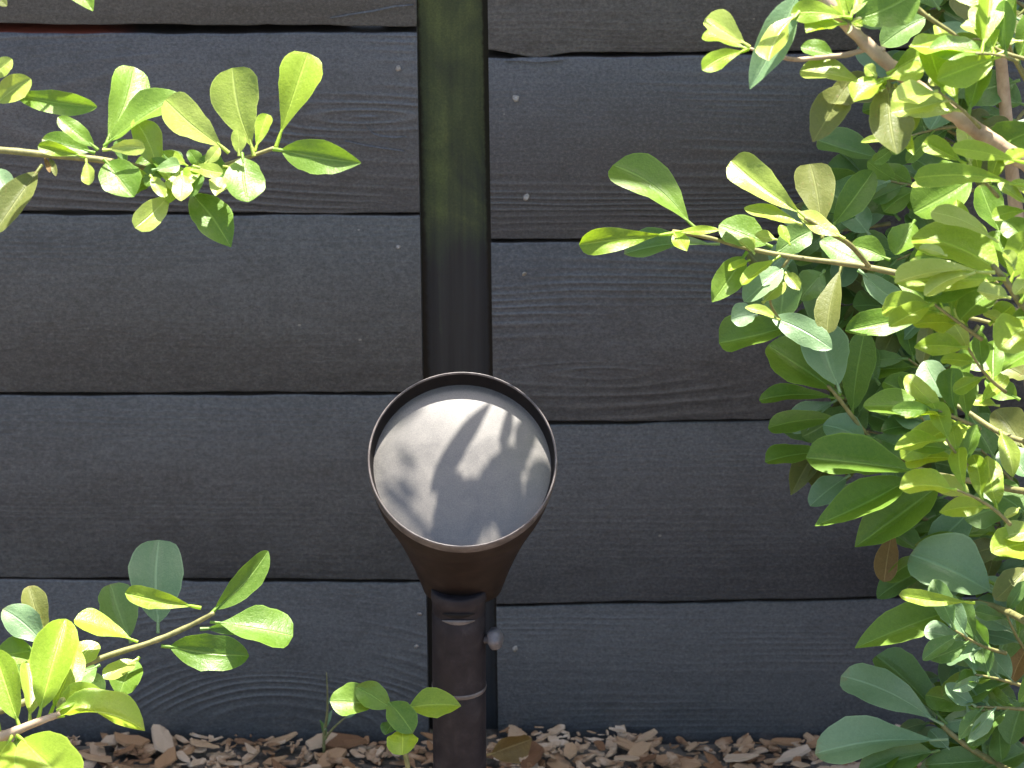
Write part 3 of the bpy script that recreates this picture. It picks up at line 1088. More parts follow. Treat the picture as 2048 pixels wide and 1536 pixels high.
C_ = [
    (92, 1436, 290, 1462, 62, 'y', .440, .020, 'e', -0.45, 0.9),
    (105, 1432, 206, 1384, 58, 'y', .430, .010, 'e', 0.2, 0.3),
    (76, 1440, 132, 1238, 92, 'y', .435, .010, 'e', 0.1, 0.5),
    (100, 1430, 150, 1290, 56, 'y', .425, .0, 'e', 0.4, 0.5),
    (40, 1456, -12, 1300, 74, 'y', .440, .010, 'e', -0.3, 0.3),
    (34, 1470, 152, 1580, 116, 'y', .455, .020, 'r', 0.1, 0.5),
    (24, 1472, -30, 1590, 86, 'y', .455, .020, 'e', 0.2, 0.4),
    (10, 1474, -70, 1440, 60, 'y', .450, .020, 'e', 0.2, 0.4),
    (60, 1442, 52, 1326, 48, 'p', .425, .0, 'e', 0.3, 0.3),
    (30, 1464, 60, 1600, 60, 'g', .440, .0, 'e', 0.4, 0.3),
    (112, 1428, 128, 1395, 16, 'o', .440, .004, 'e', 0.2, 0.3),
    (112, 1420, 150, 1404, 12, 'y', .440, .004, 'e', 0.2, 0.3),
]
for q in C_:
    L_(t3, LR, *q[:6], d=q[6], dt=q[7], shape=q[8], roll=q[9], curl=q[10])

# ---------- small sprout in front of the pipe and a thin weed by the boards
SR = at(836, 1500, 0.34)
SR = Vector((SR.x, SR.y, 0))
sprout = thing('seedling', 'small bright green seedling with rounded leaves beside the lamp pipe', 'seedling', SR)
st = twig('stem', sprout, SR, [(SR, 0.0018), (822, 1600, 0.34, 5), (806, 1490, 0.338, 5), (790, 1440, 0.336, 4.5), (782, 1408, 0.335, 3.5)], 'twig')
for q in [(806, 1416, 922, 1412, 56, 'y', .340, .008, 'p', 0.1), (760, 1404, 660, 1402, 62, 'g', .335, .004, 'e', 0.1),
          (788, 1420, 712, 1374, 54, 'g', .342, .004, 'e', -0.2), (772, 1398, 826, 1466, 52, 'g', .338, .004, 'e', 0.2),
          (804, 1452, 804, 1510, 66, 'y', .348, .012, 'r', 0.0), (790, 1440, 770, 1470, 30, 'd', .335, .004, 'e', 0.3)]:
    L_(st, SR, *q[:6], d=q[6], dt=q[7], shape=q[8], roll=q[9], curl=0.25)
WR = at(648, 1492, 0.02)
WR = Vector((WR.x, WR.y, 0))
weed = thing('weed', 'thin pale green weed stalk at the foot of the left boards', 'weed', WR)
ws = twig('stem', weed, WR, [(WR, 0.0012), (648, 1470, 0.02, 3.4), (654, 1430, 0.022, 2.6), (655, 1390, 0.022, 1.8), (653, 1345, 0.022, 0.8)], 'twig')
twig('stem', weed, WR, [(648, 1480, 0.02, 3.0), (668, 1455, 0.024, 2.4), (694, 1432, 0.026, 1.2)], 'twig')
for q in [(650, 1460, 664, 1420, 8, 'b', .022, .002, 'p', 0.2), (655, 1410, 668, 1385, 7, 'b', .022, .002, 'p', 0.2), (652, 1480, 640, 1440, 9, 'd', .022, .004, 'p', 0.2), (690, 1436, 712, 1424, 9, 'b', .026, .002, 'p', 0.2)]:
    L_(ws, WR, *q[:6], d=q[6], dt=q[7], shape=q[8], roll=q[9])

# ---------- big shrub on the right
RR = at(2360, 1495, 0.34)
RR = Vector((RR.x, RR.y, 0))
rshrub = thing('shrub', 'dense leafy shrub filling the right side with sunlit tips over dark inner leaves', 'shrub', RR)
main_r = twig('main_stem', rshrub, RR, [(RR, 0.013), (at(2330, 1250, 0.36), 0.012), (at(2300, 800, 0.40), 0.011), (at(2250, 420, 0.44), 0.009), (at(2300, 60, 0.44), 0.007), (at(2280, -350, 0.42), 0.005), (at(2200, -650, 0.42), 0.003)], 'stem')
b1 = twig('woody_branch', rshrub, RR, [(at(2270, 520, 0.43), 0.0062), (2120, 380, 0.42, 17), (2050, 326, 0.42, 17), (1950, 258, 0.42, 16), (1870, 204, 0.42, 15.5), (1800, 147, 0.42, 15), (1720, 76, 0.42, 14), (1650, -4, 0.42, 13), (1500, -190, 0.38, 11), (1280, -420, 0.30, 9), (1050, -560, 0.22, 6), (860, -640, 0.18, 4)], 'stem', 0.13, 12, 7)
T_ = [
    (1500, 94, 1410, 38, 50, 'p', .425, .012, 'o', 0.1),
    (1498, 100, 1406, 68, 32, 'y', .418, .006, 'o', 0.3),
    (1496, 98, 1404, 140, 38, 'y', .425, .010, 'o', -0.3),
    (1604, -30, 1500, 178, 66, 'b', .415, -.012, 'p', 0.2),
    (1600, 22, 1538, 122, 42, 'p', .428, .010, 'o', 0.4),
    (1704, 36, 1582, 26, 42, 'y', .430, .012, 'o', -0.3),
    (1694, 46, 1612, 66, 30, 'y', .430, .012, 'o', 0.4),
    (1696, 46, 1838, -22, 92, 'g', .425, .012, 'e', 0.3),
    (1700, 40, 1722, -50, 56, 'y', .430, .010, 'e', 0.2),
    (1690, 40, 1672, -40, 60, 'y', .430, .010, 'e', 0.2),
    (1672, 112, 1602, 94, 34, 'g', .415, .006, 'e', 0.3),
    (1738, 168, 1600, 142, 46, 'p', .432, .014, 'o', 0.2),
    (1700, 158, 1626, 284, 74, 'o', .410, -.010, 'p', 0.1),
    (1740, 172, 1660, 206, 50, 'o', .412, .002, 'e', 0.2),
    (1766, 162, 1708, 204, 44, 'y', .440, .010, 'e', 0.1),
    (1776, 160, 1794, 308, 82, 'o', .430, .012, 'e', -0.1),
    (1790, 168, 1828, 262, 54, 'p', .424, .006, 'e', 0.2),
    (1774, 148, 1876, 92, 52, 'y', .435, .010, 'o', 0.2),
    (1768, 158, 1848, 142, 42, 'y', .440, .010, 'o', -0.2),
    (1752, 152, 1730, 132, 24, 'p', .440, .006, 'e', 0.0),
    (1860, 30, 1762, 92, 60, 'd', .300, .0, 'e', 0.2),
    (2010, 104, 1858, 170, 40, 'p', .420, .006, 'e', 0.5),
    (2000, 92, 1918, 134, 54, 'g', .410, .0, 'e', 0.1),
    (2046, 84, 1972, 80, 28, 'p', .430, .006, 'o', 0.3),
    (1920, 120, 1884, 46, 56, 'b', .300, .0, 'e', 0.2),
    (1900, 130, 1872, 50, 24, 'p', .310, .0, 'o', 0.1),
    (1778, 322, 1634, 280, 58, 'd', .180, .0, 'o', 0.1),
    (1860, 300, 1830, 196, 84, 'd', .250, .0, 'e', 0.1),
    (1800, 280, 1722, 284, 16, 'p', .300, .0, 'e', 0.2),
    (1806, 262, 1828, 310, 24, 'y', .430, .004, 'p', 0.4),
    (2052, 326, 1904, 296, 38, 'y', .460, .020, 'o', -0.3),
    (2060, 372, 1828, 356, 50, 'y', .470, .020, 's', -0.35),
    (1860, 374, 1822, 372, 16, 'p', .350, .0, 'e', 0.2),
    (1956, 352, 1828, 426, 92, 'g', .270, .0, 'r', 0.1),
    (1998, 484, 1862, 424, 44, 'p', .460, .020, 'o', 0.3),
    (1945, 270, 2018, 240, 34, 'o', .300, .0, 'e', 0.2),
    (2060, 230, 2030, 300, 46, 'b', .330, .0, 'e', 0.1),
    (2056, 410, 1996, 366, 22, 'p', .460, .010, 'e', 0.1),
    (2070, 400, 2024, 362, 24, 'p', .460, .010, 'e', 0.1),
    (2060, 420, 1984, 436, 28, 'y', .455, .010, 'o', 0.1),
    (2000, 470, 1960, 370, 60, 'g', .320, .0, 'e', 0.2),
    (2060, 300, 2010, 330, 30, 'y', .440, .010, 'e', 0.2),
    (1960, 140, 1890, 160, 50, 'b', .260, .0, 'e', 0.1),
    (1905, 180, 1860, 260, 60, 'b', .240, .0, 'e', 0.1),
    (1900, 200, 1960, 150, 60, 'd', .220, .0, 'e', 0.1),
    (2040, 160, 1930, 200, 70, 'd', .260, .0, 'e', 0.1),
    (2050, 210, 1980, 190, 60, 'd', .250, .0, 'e', 0.1),
    (2040, 40, 1960, 10, 70, 'b', .300, .0, 'e', 0.1),
    (2050, 20, 1990, 70, 60, 'o', .280, .0, 'e', 0.1),
    (1960, 60, 1920, -20, 70, 'o', .240, .0, 'e', 0.1),
    (1880, 20, 1840, -30, 60, 'd', .240, .0, 'e', 0.1),
]
for q in T_:
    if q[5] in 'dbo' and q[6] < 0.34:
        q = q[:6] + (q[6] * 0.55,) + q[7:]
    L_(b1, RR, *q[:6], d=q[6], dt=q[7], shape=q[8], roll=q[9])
twig('side_twig', rshrub, RR, [(1770, 100, 0.42, 6), (1735, 98, 0.42, 6), (1690, 110, 0.42, 5.5), (1630, 116, 0.42, 5), (1580, 118, 0.42, 4.5), (1500, 97, 0.42, 2.5)], 'stem')
twig('side_twig', rshrub, RR, [(1800, -60, 0.40, 6), (1828, 8, 0.40, 5.5), (1868, 42, 0.40, 5), (1905, 66, 0.40, 4), (1938, 92, 0.40, 2)], 'twig')
twig('side_twig', rshrub, RR, [(2100, 130, 0.42, 5), (2010, 106, 0.42, 4), (1970, 82, 0.42, 3), (1945, 78, 0.42, 2)], 'twig')
twig('side_twig', rshrub, RR, [(1800, 152, 0.425, 8), (1772, 160, 0.43, 7), (1745, 166, 0.43, 5)], 'twig')
for i in range(16):
    a = lrng.uniform(0, 6.28)
    L_(b1, RR, 1748, 166, 1748 + 26 * math.cos(a), 166 + 22 * math.sin(a), lrng.uniform(7, 13), lrng.choice('yyp'), d=.436, dt=.006, shape='e', roll=lrng.uniform(-.5, .5))
for i in range(9):
    a = lrng.uniform(0, 6.28)
    L_(b1, RR, 1702, 46, 1702 + 24 * math.cos(a), 46 + 22 * math.sin(a), lrng.uniform(7, 12), lrng.choice('yyo'), d=.43, dt=.006, shape='e', roll=lrng.uniform(-.5, .5))

b2 = twig('middle_twig', rshrub, RR, [(at(2290, 720, 0.40), 0.004), (2080, 640, 0.34, 7), (1900, 575, 0.30, 6.5), (1740, 535, 0.29, 6), (1600, 516, 0.29, 5.5), (1500, 498, 0.29, 5), (1420, 476, 0.295, 4), (1345, 462, 0.30, 3.5)], 'twig')
M_ = [
    (1396, 460, 1226, 330, 84, 'g', .195, -.006, 'o', 0.15),
    (1352, 466, 1158, 490, 50, 'y', .305, .014, 's', -0.45),
    (1440, 488, 1248, 508, 46, 'd', .180, -.006, 'o', 0.35),
    (1350, 464, 1438, 460, 16, 'y', .310, .004, 'e', 0.2),
    (1345, 464, 1374, 502, 32, 'y', .305, .004, 'p', 0.2),
    (1618, 440, 1462, 322, 70, 'p', .320, .014, 'o', -0.1),
    (1690, 478, 1596, 426, 34, 'p', .325, .006, 'e', 0.1),
    (1645, 476, 1620, 328, 86, 'o', .310, .002, 'o', 0.1),
    (1660, 460, 1746, 342, 62, 'g', .170, -.010, 'e', 0.2),
    (1545, 494, 1438, 450, 58, 'g', .300, .006, 'e', 0.2),
    (1606, 450, 1488, 416, 26, 'p', .320, .006, 'e', 0.3),
    (1494, 504, 1424, 604, 62, 'g', .300, .002, 'p', -0.2),
    (1560, 512, 1484, 570, 28, 'y', .312, .008, 'o', 0.2),
    (1500, 520, 1456, 542, 18, 'y', .310, .004, 'e', 0.2),
    (1575, 530, 1488, 604, 54, 'b', .290, .002, 'e', 0.1),
    (1545, 512, 1622, 462, 58, 'd', .270, -.004, 'e', 0.2),
    (1744, 534, 1640, 482, 46, 'd', .265, .0, 'e', 0.2),
    (1525, 606, 1568, 562, 34, 'p', .305, .004, 'e', 0.2),
    (1555, 480, 1510, 470, 22, 'p', .312, .006, 'e', 0.2),
    (1580, 490, 1560, 450, 20, 'y', .312, .006, 'e', 0.2),
    (1570, 545, 1600, 580, 26, 'p', .300, .006, 'e', 0.2),
    (1510, 508, 1478, 480, 24, 'p', .312, .006, 'e', 0.2),
    (1610, 644, 1438, 686, 74, 'g', .185, -.006, 'o', 0.15),
    (1515, 630, 1462, 640, 48, 'b', .195, .0, 'e', 0.1),
    (1530, 628, 1664, 698, 56, 'b', .215, .006, 'e', 0.2),
    (1560, 640, 1490, 615, 18, 'p', .235, .006, 'e', 0.2),
    (1572, 528, 1560, 640, 80, 'd', .170, .0, 'e', 0.1),
    (1650, 540, 1600, 600, 60, 'd', .165, .0, 'e', 0.1),
    (1682, 790, 1536, 690, 92, 'g', .190, -.010, 'e', 0.1),
    (1680, 786, 1640, 650, 92, 'b', .200, -.006, 'e', -0.1),
    (1702, 840, 1730, 660, 66, 'g', .180, .0, 'e', 0.1),
    (1684, 526, 1654, 668, 54, 'o', .195, .0, 'o', 0.3),
    (1868, 628, 1690, 662, 58, 'g', .260, .004, 'e', 0.1),
    (1716, 540, 1812, 612, 48, 'b', .210, .0, 'e', 0.2),
    (1780, 546, 1888, 632, 44, 'g', .240, .0, 'e', 0.3),
    (1730, 440, 1650, 380, 90, 'd', .130, .0, 'e', 0.1),
    (1800, 440, 1720, 360, 90, 'd', .120, .0, 'e', 0.1),
    (1740, 470, 1690, 420, 60, 'b', .140, .0, 'e', 0.1),
    (1830, 440, 1790, 510, 60, 'g', .200, .0, 'e', 0.1),
    (1780, 520, 1700, 490, 46, 'g', .200, .0, 'e', 0.1),
]
for q in M_:
    L_(b2, RR, *q[:6], d=q[6], dt=q[7], shape=q[8], roll=q[9])
twig('side_twig', rshrub, RR, [(1740, 535, 0.29, 5), (1700, 490, 0.30, 5), (1660, 466, 0.315, 4.5), (1610, 436, 0.32, 4)], 'twig')
twig('side_twig', rshrub, RR, [(1580, 514, 0.29, 4), (1560, 545, 0.29, 3.5), (1540, 600, 0.26, 3), (1560, 640, 0.22, 2.5)], 'twig')

b3 = twig('bright_twig', rshrub, RR, [(at(2290, 640, 0.44), 0.004), (2110, 660, 0.46, 9), (2048, 612, 0.465, 8), (2012, 562, 0.465, 7), (1985, 530, 0.465, 5)], 'twig')
Y_ = [
    (2016, 552, 1824, 474, 96, 'y', .465, .015, 'e', 0.15),
    (2012, 558, 1788, 562, 62, 'y', .470, .020, 'e', -0.3),
    (1990, 545, 1790, 566, 40, 'p', .478, .020, 's', 0.5),
    (1895, 512, 1838, 496, 22, 'p', .486, .004, 'e', 0.1),
    (1990, 560, 1848, 600, 56, 'g', .455, .0, 'e', 0.2),
    (1950, 545, 1850, 592, 36, 'p', .482, .010, 'r', 0.1),
    (2022, 596, 1954, 582, 34, 'p', .480, .006, 'r', 0.1),
    (2020, 566, 2060, 462, 56, 'y', .460, .010, 'e', 0.2),
    (2020, 550, 1986, 462, 62, 'g', .440, .0, 'e', 0.2),
    (2040, 606, 2080, 540, 60, 'y', .470, .010, 'e', 0.2),
    (2010, 560, 1920, 640, 62, 'g', .440, .0, 'e', 0.2),
    (1978, 650, 2026, 610, 44, 'y', .440, .006, 'e', 0.2),
    (2020, 650, 1966, 626, 22, 'p', .446, .006, 'e', 0.2),
    (2070, 640, 1998, 700, 82, 'y', .470, .010, 'e', -0.1),
    (2060, 500, 2010, 440, 60, 'g', .430, .0, 'e', 0.1),
    (2070, 560, 2030, 590, 30, 'p', .478, .006, 'e', 0.1),
    (2030, 540, 2010, 500, 26, 'p', .476, .006, 'e', 0.3),
]
for q in Y_:
    L_(b3, RR, *q[:6], d=q[6], dt=q[7], shape=q[8], roll=q[9])

b4 = twig('shaded_twig', rshrub, RR, [(at(2290, 980, 0.36), 0.004), (2080, 985, 0.27, 8), (1965, 966, 0.24, 7), (1860, 946, 0.22, 6), (1790, 910, 0.20, 5.5), (1735, 870, 0.19, 5), (1680, 800, 0.19, 4), (1655, 770, 0.19, 3)], 'twig')
S_ = [
    (1966, 652, 1904, 800, 44, 'g', .300, .004, 'o', 0.2),
    (2044, 706, 1926, 732, 50, 'g', .280, .002, 'e', 0.1),
    (1856, 636, 1844, 732, 34, 'o', .150, .0, 'e', 0.2),
    (1896, 804, 1848, 722, 58, 'b', .240, .0, 'e', 0.1),
    (1884, 808, 1726, 812, 48, 'g', .235, .004, 'e', 0.25),
    (1850, 800, 1766, 764, 54, 'g', .190, .0, 'e', 0.1),
    (1892, 866, 1776, 812, 62, 'b', .200, .0, 'e', 0.2),
    (1688, 796, 1518, 800, 36, 'g', .170, -.004, 'o', 0.35),
    (1700, 838, 1536, 856, 44, 'g', .170, -.004, 'o', 0.3),
    (1740, 884, 1646, 850, 60, 'b', .195, .0, 'e', 0.1),
    (1670, 904, 1530, 924, 44, 'g', .165, -.004, 'o', 0.3),
    (1860, 948, 1612, 916, 88, 'g', .215, .004, 'o', 0.1),
    (1836, 952, 1630, 1052, 72, 'g', .205, .0, 'p', 0.1),
    (1700, 950, 1620, 1012, 48, 'b', .170, .0, 'e', 0.1),
    (1895, 960, 1710, 1094, 92, 'g', .195, -.004, 'p', 0.15),
    (1788, 1044, 1768, 1164, 44, 'br', .165, .0, 'o', 0.1),
    (1730, 870, 1870, 920, 44, 'd', .190, .0, 'e', 0.1),
    (1945, 852, 1862, 884, 50, 'y', .260, .004, 'e', 0.1),
    (1945, 858, 1920, 876, 24, 'y', .330, .004, 'e', 0.1),
    (1960, 806, 2016, 752, 32, 'y', .350, .006, 'e', 0.1),
    (2000, 812, 1926, 802, 24, 'p', .350, .006, 'e', 0.1),
    (1990, 770, 1975, 740, 24, 'y', .350, .006, 'e', 0.1),
    (2000, 860, 2026, 954, 42, 'p', .330, .0, 'e', 0.1),
    (1965, 966, 1780, 826, 52, 'b', .210, .0, 's', 0.3),
    (2060, 1030, 1970, 976, 62, 'd', .250, .0, 'e', 0.1),
    (1960, 1000, 1860, 1092, 62, 'b', .180, .0, 'e', 0.1),
    (2040, 1016, 2008, 1036, 20, 'p', .360, .0, 'e', 0.1),
    (2080, 1084, 1982, 1104, 62, 'y', .400, .010, 'e', -0.1),
    (2080, 1060, 2004, 1074, 40, 'p', .400, .006, 'e', 0.1),
    (1760, 770, 1700, 690, 60, 'd', .150, .0, 'e', 0.1),
    (1830, 880, 1740, 830, 70, 'd', .140, .0, 'e', 0.1),
    (1800, 940, 1700, 900, 70, 'g', .160, .0, 'e', 0.1),
    (1940, 930, 1880, 860, 70, 'g', .200, .0, 'e', 0.1),
    (1990, 920, 1940, 830, 70, 'd', .200, .0, 'e', 0.1),
    (2050, 900, 1990, 820, 70, 'o', .230, .0, 'e', 0.1),
    (2040, 800, 1970, 760, 50, 'g', .260, .0, 'e', 0.1),
    (2060, 760, 1990, 730, 50, 'o', .250, .0, 'e', 0.1),
    (2060, 960, 2000, 900, 60, 'b', .250, .0, 'e', 0.1),
    (2050, 1010, 1930, 1040, 70, 'd', .220, .0, 'e', 0.1),
]
for q in S_:
    L_(b4, RR, *q[:6], d=q[6], dt=q[7], shape=q[8], roll=q[9])
twig('side_twig', rshrub, RR, [(2120, 900, 0.32, 6), (2010, 870, 0.29, 5), (1930, 820, 0.26, 4.5), (1890, 800, 0.25, 3.5)], 'twig')
twig('side_twig', rshrub, RR, [(2120, 700, 0.34, 6), (2040, 670, 0.32, 5), (1960, 640, 0.29, 4), (1860, 628, 0.27, 3)], 'twig')

b5 = twig('lower_branch', rshrub, RR, [(at(2310, 1330, 0.37), 0.005), (2110, 1270, 0.40, 9), (2020, 1226, 0.28, 8), (1960, 1206, 0.245, 6.5), (1930, 1204, 0.235, 5)], 'twig')
D_ = [
    (1996, 1190, 1820, 1110, 112, 'b', .390, .006, 'r', 0.05),
    (1992, 1170, 1830, 1090, 90, 'g', .370, .0, 'e', 0.1),
    (1950, 1206, 1798, 1190, 30, 'y', .395, .010, 'o', -0.2),
    (1940, 1208, 1710, 1296, 78, 'g', .380, .006, 'p', 0.15),
    (1905, 1215, 1866, 1270, 40, 'g', .365, .0, 'p', 0.2),
    (2026, 1222, 1902, 1302, 78, 'd', .350, -.004, 'r', 0.1),
    (2060, 1284, 2022, 1370, 38, 'br', .370, .0, 'p', 0.1),
    (2060, 1130, 1990, 1200, 56, 'o', .390, .0, 'e', 0.1),
    (2060, 1180, 1984, 1190, 40, 'o', .395, .0, 'e', 0.1),
    (2070, 1300, 2030, 1240, 40, 'o', .350, .0, 'e', 0.1),
]
for q in D_:
    L_(b5, RR, *q[:6], d=q[6] - 0.02 if q[5] == 'y' else q[6] - 0.150, dt=q[7], shape=q[8], roll=q[9], curl=0.25)
b6 = twig('lowest_branch', rshrub, RR, [(at(2320, 1560, 0.36), 0.005), (2100, 1570, 0.36, 9), (1980, 1520, 0.26, 7), (1905, 1470, 0.245, 5.5), (1880, 1444, 0.243, 4)], 'twig')
E_ = [
    (1888, 1450, 1682, 1352, 74, 'b', .345, .004, 'o', 0.1),
    (1894, 1448, 1752, 1312, 76, 'd', .338, -.002, 'o', 0.1),
    (1946, 1500, 1900, 1304, 84, 'b', .335, -.002, 'e', 0.1),
    (1960, 1500, 1966, 1340, 46, 'd', .330, .0, 'e', 0.2),
    (1896, 1478, 1630, 1508, 78, 'b', .350, .006, 'o', 0.15),
    (1880, 1500, 1716, 1548, 62, 'd', .345, .002, 'e', 0.1),
    (2050, 1390, 2020, 1490, 60, 'd', .330, .0, 'e', 0.1),
    (1990, 1520, 1850, 1530, 60, 'd', .350, .0, 'e', 0.1),
    (2060, 1500, 1960, 1540, 70, 'd', .340, .0, 'e', 0.1),
    (2070, 1540, 1980, 1490, 60, 'b', .345, .0, 'e', 0.1),
    (1960, 1530, 1890, 1580, 60, 'd', .350, .0, 'e', 0.1),
    (1900, 1500, 1860, 1460, 40, 'b', .345, .0, 'e', 0.1),
]
for q in E_:
    L_(b6, RR, *q[:6], d=q[6] - 0.10, dt=q[7], shape=q[8], roll=q[9], curl=0.3)

# ---------- inner leaves of the right shrub, deep in its shade and beyond the picture edge
frng = random.Random(77)
deep_r, deep_l = Pool(), Pool()
inner = twig('inner_stem', rshrub, RR, [(RR + Vector((-0.01, 0.02, 0)), 0.009), (at(2150, 1250, 0.18), 0.007), (at(2080, 900, 0.15), 0.006), (at(2040, 500, 0.15), 0.005), (at(2000, 100, 0.15), 0.004), (at(1980, -250, 0.18), 0.003)], 'stem')


def sprig(parent, leafparent, root, x, y, ang, ln, d, tones, n, lw, up=None):
    """a short shoot with a ruff of leaves toward its tip; picture direction ang, length ln px"""
    dx, dy = math.cos(ang), -math.sin(ang)
    bend = frng.uniform(-0.35, 0.35)
    pts = []
    for k in range(4):
        t = k / 3
        q = ln * t
        pts.append((x + q * dx - bend * q * t * dy, y + q * dy + bend * q * t * dx, d + 0.02 * t, 4.6 - 2.4 * t))
    tw = twig('shoot', parent, root, pts, 'twig')
    lp = leafparent if leafparent is not None else tw
    for i in range(n):
        t = 0.30 + 0.70 * i / max(1, n - 1)
        k = min(2, int(t * 3))
        u = t * 3 - k
        bx = pts[k][0] + (pts[k + 1][0] - pts[k][0]) * u
        by = pts[k][1] + (pts[k + 1][1] - pts[k][1]) * u
        side = 1 if i % 2 else -1
        sp = frng.uniform(0.55, 1.25) * (1 - 0.6 * t * frng.random())
        a2 = ang + side * sp
        l2 = lw * frng.uniform(0.65, 1.15)
        L_(lp, root, bx, by, bx + l2 * math.cos(a2), by - l2 * math.sin(a2), l2 * frng.uniform(0.34, 0.52), frng.choice(tones), d=d + 0.02 * t, dt=frng.uniform(-.015, .02), shape=frng.choice('oeep'), roll=frng.uniform(-.6, .6), up=up)
    return tw


EDGE = [(-80, 1840), (150, 1800), (300, 1730), (420, 1690), (560, 1650), (700, 1640), (850, 1690), (1000, 1770), (1100, 1850), (1250, 1930), (1400, 1930), (1580, 1900)]


def edge_at(y):
    for (y0, x0), (y1, x1) in zip(EDGE, EDGE[1:]):
        if y0 <= y <= y1:
            return x0 + (x1 - x0) * (y - y0) / (y1 - y0)
    return 1900


# shaded shoots: the front row apart, the rest as one mass of inner foliage
for k in range(46):
    y = -40 + 1560 * (k + frng.random()) / 46
    x = edge_at(y) + frng.uniform(60, 330)
    a = frng.uniform(math.pi * 0.70, math.pi * 1.30)
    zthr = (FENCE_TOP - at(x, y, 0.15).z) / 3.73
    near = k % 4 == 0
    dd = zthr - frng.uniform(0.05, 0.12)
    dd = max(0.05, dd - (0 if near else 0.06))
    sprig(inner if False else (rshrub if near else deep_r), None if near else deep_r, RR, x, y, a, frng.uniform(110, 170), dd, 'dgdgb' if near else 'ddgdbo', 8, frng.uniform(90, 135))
# sunlit shoots at the outer right
for k in range(10):
    y = 20 + 1120 * (k + frng.random()) / 10
    x = max(edge_at(y) + 190, 1930) + frng.uniform(0, 130)
    a = frng.uniform(math.pi * 0.65, math.pi * 1.25)
    sprig(rshrub if k % 2 else deep_r, None if k % 2 else deep_r, RR, x, y, a, frng.uniform(80, 130), frng.uniform(0.36, 0.46), 'yypgg', 6, frng.uniform(95, 135))
for k in range(9):
    y = frng.uniform(1300, 1560)
    x = frng.uniform(2010, 2120)
    sprig(deep_r, deep_r, RR, x, y, frng.uniform(math.pi * 0.6, math.pi * 1.2), 110, frng.uniform(0.2, 0.28), 'ddgb', 7, 100)

# leaves on the branch end that hangs over the lamp (above the picture): they dapple its glass
def over(px, py, t):
    r = ray(px, py)
    c = LC - LN * 0.008
    s = (c - CAM).dot(LN) / r.dot(LN)
    return CAM + r * s + SUN * t


OV = [
    # shade wanted on the glass, from - to, width px, height up the sunbeam
    (1000, 768, 862, 990, 30, .40), (1026, 775, 1000, 895, 22, .41), (1076, 795, 1040, 900, 42, .43),
    (972, 1015, 1036, 905, 56, .42), (1020, 935, 1062, 885, 30, .44), (848, 1062, 985, 1000, 72, .44), (1004, 1078, 1036, 935, 60, .40),
    (1118, 985, 1060, 925, 50, .43), (1098, 1062, 1022, 1015, 66, .43), (896, 1098, 882, 1020, 44, .45), (1124, 780, 1060, 838, 60, .46),
    (1118, 880, 1100, 800, 36, .42), (900, 1045, 960, 965, 50, .43), (866, 1030, 925, 958, 32, .41), (975, 1060, 985, 925, 62, .47), (1085, 1030, 1052, 950, 34, .48), (1060, 940, 1000, 900, 30, .47),
    (790, 885, 836, 940, 15, .75), (762, 960, 840, 985, 14, .8), (775, 845, 850, 800, 20, .85), (830, 1000, 800, 950, 20, .7),
]
for (ax_, ay_, bx_, by_, w, t) in OV:
    B0, T0 = over(ax_, ay_, t), over(bx_, by_, t + 0.006)
    leaf_between(B0, T0, w / spx * 1.15, b1, RR, frng.choice('gyg'), 'e', 0.0, curl=0.2, face=SUN)
# more foliage along the parts of both shrubs above and beside the picture
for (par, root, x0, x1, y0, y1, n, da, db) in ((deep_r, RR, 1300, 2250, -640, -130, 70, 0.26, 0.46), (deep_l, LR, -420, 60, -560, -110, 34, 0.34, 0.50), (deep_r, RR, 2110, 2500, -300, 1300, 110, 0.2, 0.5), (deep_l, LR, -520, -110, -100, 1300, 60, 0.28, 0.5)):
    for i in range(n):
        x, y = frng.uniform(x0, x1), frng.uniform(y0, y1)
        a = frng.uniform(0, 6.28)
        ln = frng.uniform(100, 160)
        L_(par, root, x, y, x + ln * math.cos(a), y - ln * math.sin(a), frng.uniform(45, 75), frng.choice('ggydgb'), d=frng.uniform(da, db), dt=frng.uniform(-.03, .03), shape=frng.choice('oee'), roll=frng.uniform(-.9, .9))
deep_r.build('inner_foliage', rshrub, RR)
deep_l.build('inner_foliage', lshrub, LR)

# ------------------------------------------------------------------ bark mulch
brng = random.Random(23)


def chip_geo(rg):
    """a torn flat flake of bark, about 1 unit long"""
    n = rg.randint(7, 10)
    w = rg.uniform(0.26, 0.52)
    th = rg.uniform(0.03, 0.07)
    up, lo = [], []
    for j in range(n):
        a = 2 * math.pi * j / n + rg.uniform(-0.22, 0.22)
        r = rg.uniform(0.60, 1.12)
        x, y = 0.5 * r * math.cos(a), 0.5 * w * r * math.sin(a)
        bend = 0.12 * (x * x) * rg.uniform(0.5, 1.5)
        up.append((x * 0.95, y * 0.95, th / 2 + bend + rg.uniform(-0.02, 0.03)))
        lo.append((x * 1.02, y * 1.02, -th / 2 + bend))
    vs = up + lo + [(0, 0, th / 2 + 0.02), (0, 0, -th / 2)]
    fs = []
    for j in range(n):
        j2 = (j + 1) % n
        fs.append((j, j2, 2 * n))
        fs.append((n + j2, n + j, 2 * n + 1))
        fs.append((j, n + j, n + j2, j2))
    return vs, fs


chip_meshes = []
chip_raw = []
for k in range(16):
    vs, fs = chip_geo(brng)
    chip_raw.append((vs, fs))
    me = bpy.data.meshes.new('bark_chip')
    me.from_pydata(vs, [], fs)
    me.materials.append(MAT['bark'])
    chip_meshes.append(me)


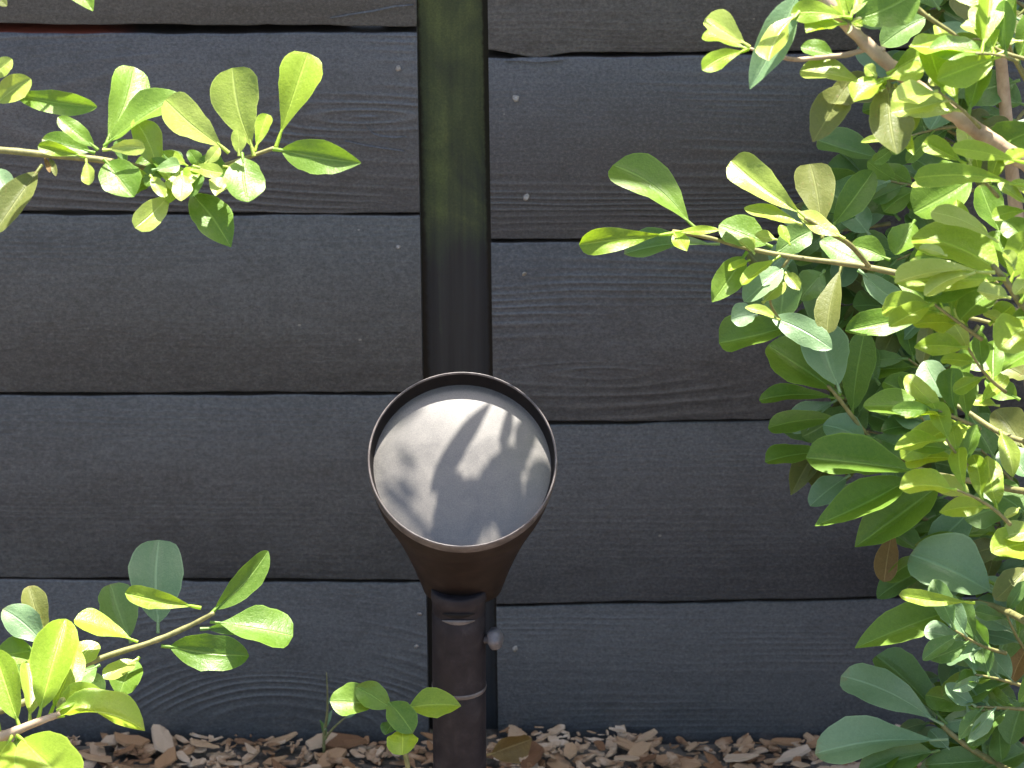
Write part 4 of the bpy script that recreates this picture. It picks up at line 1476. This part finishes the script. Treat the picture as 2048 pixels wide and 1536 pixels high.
def chip_pose(x, y, z, s):
    M = Matrix.Translation((x, y, z)) @ Matrix.Rotation(brng.uniform(0, 6.28), 4, 'Z') @ Matrix.Rotation(brng.gauss(0, 0.16), 4, 'X') @ Matrix.Rotation(brng.gauss(0, 0.12), 4, 'Y')
    return M @ Matrix.Diagonal((s, s, s, 1))


def mulch_height(x, y):
    return max(0.0020, 0.0035 - 0.005 * max(0.0, min(1.0, (x + 0.05) / 0.2)) + 0.005 * math.sin(9 * x + 1.3) + 0.004 * math.sin(23 * x + 0.4) + max(0.0, (-0.2 - x)) * 0.02)


made = 0
for k in range(290):
    x = brng.uniform(-0.40, 0.40)
    y = -brng.uniform(0.004, 0.10)
    s = brng.choice([brng.uniform(0.012, 0.024), brng.uniform(0.012, 0.024), brng.uniform(0.024, 0.044)])
    o = bpy.data.objects.new('bark_chip', chip_meshes[k % 16])
    o.matrix_basis = chip_pose(x, min(y, -0.30 * s), mulch_height(x, y) + brng.uniform(-0.004, 0.008), s)
    link(o, ground)
vs_all, fs_all = [], []
for k in range(7400):
    if k < 3000:
        x, y, s = brng.uniform(-0.75, 0.75), -brng.uniform(0.003, 0.12), brng.choice([brng.uniform(0.004, 0.010), brng.uniform(0.008, 0.022)])
        z = mulch_height(x, y) - 0.001 + brng.uniform(-0.002, 0.005)
    else:
        x, y, s = brng.uniform(-1.4, 1.4), -brng.uniform(0.08, 2.2), brng.uniform(0.02, 0.055)
        z = mulch_height(x, y) + brng.uniform(-0.004, 0.008)
    vs, fs = chip_raw[k % 16]
    M = chip_pose(x, min(y, -0.3 * s), z, s)
    b0 = len(vs_all)
    vs_all += [tuple(M @ Vector(v)) for v in vs]
    fs_all += [tuple(b0 + i for i in f) for f in fs]
mass = mesh_obj('bark_mulch', vs_all, fs_all, MAT['bark_mass'], ground, smooth=False)
mass['kind'] = 'stuff'

# ------------------------------------------------------------------ a dry leaf caught on the mulch beside the pipe
dl = leaf_between(at(974, 1510, 0.06), at(1064, 1478, 0.045), 0.024, None, Vector((0, 0, 0)), 'br', 'p', 0.5, curl=0.5, fold=0.5, wav=0.3, pet=0.08, name='fallen_leaf')
dl['label'] = 'curled dry tan leaf lying on the bark just right of the lamp pipe'
dl['category'] = 'leaf'
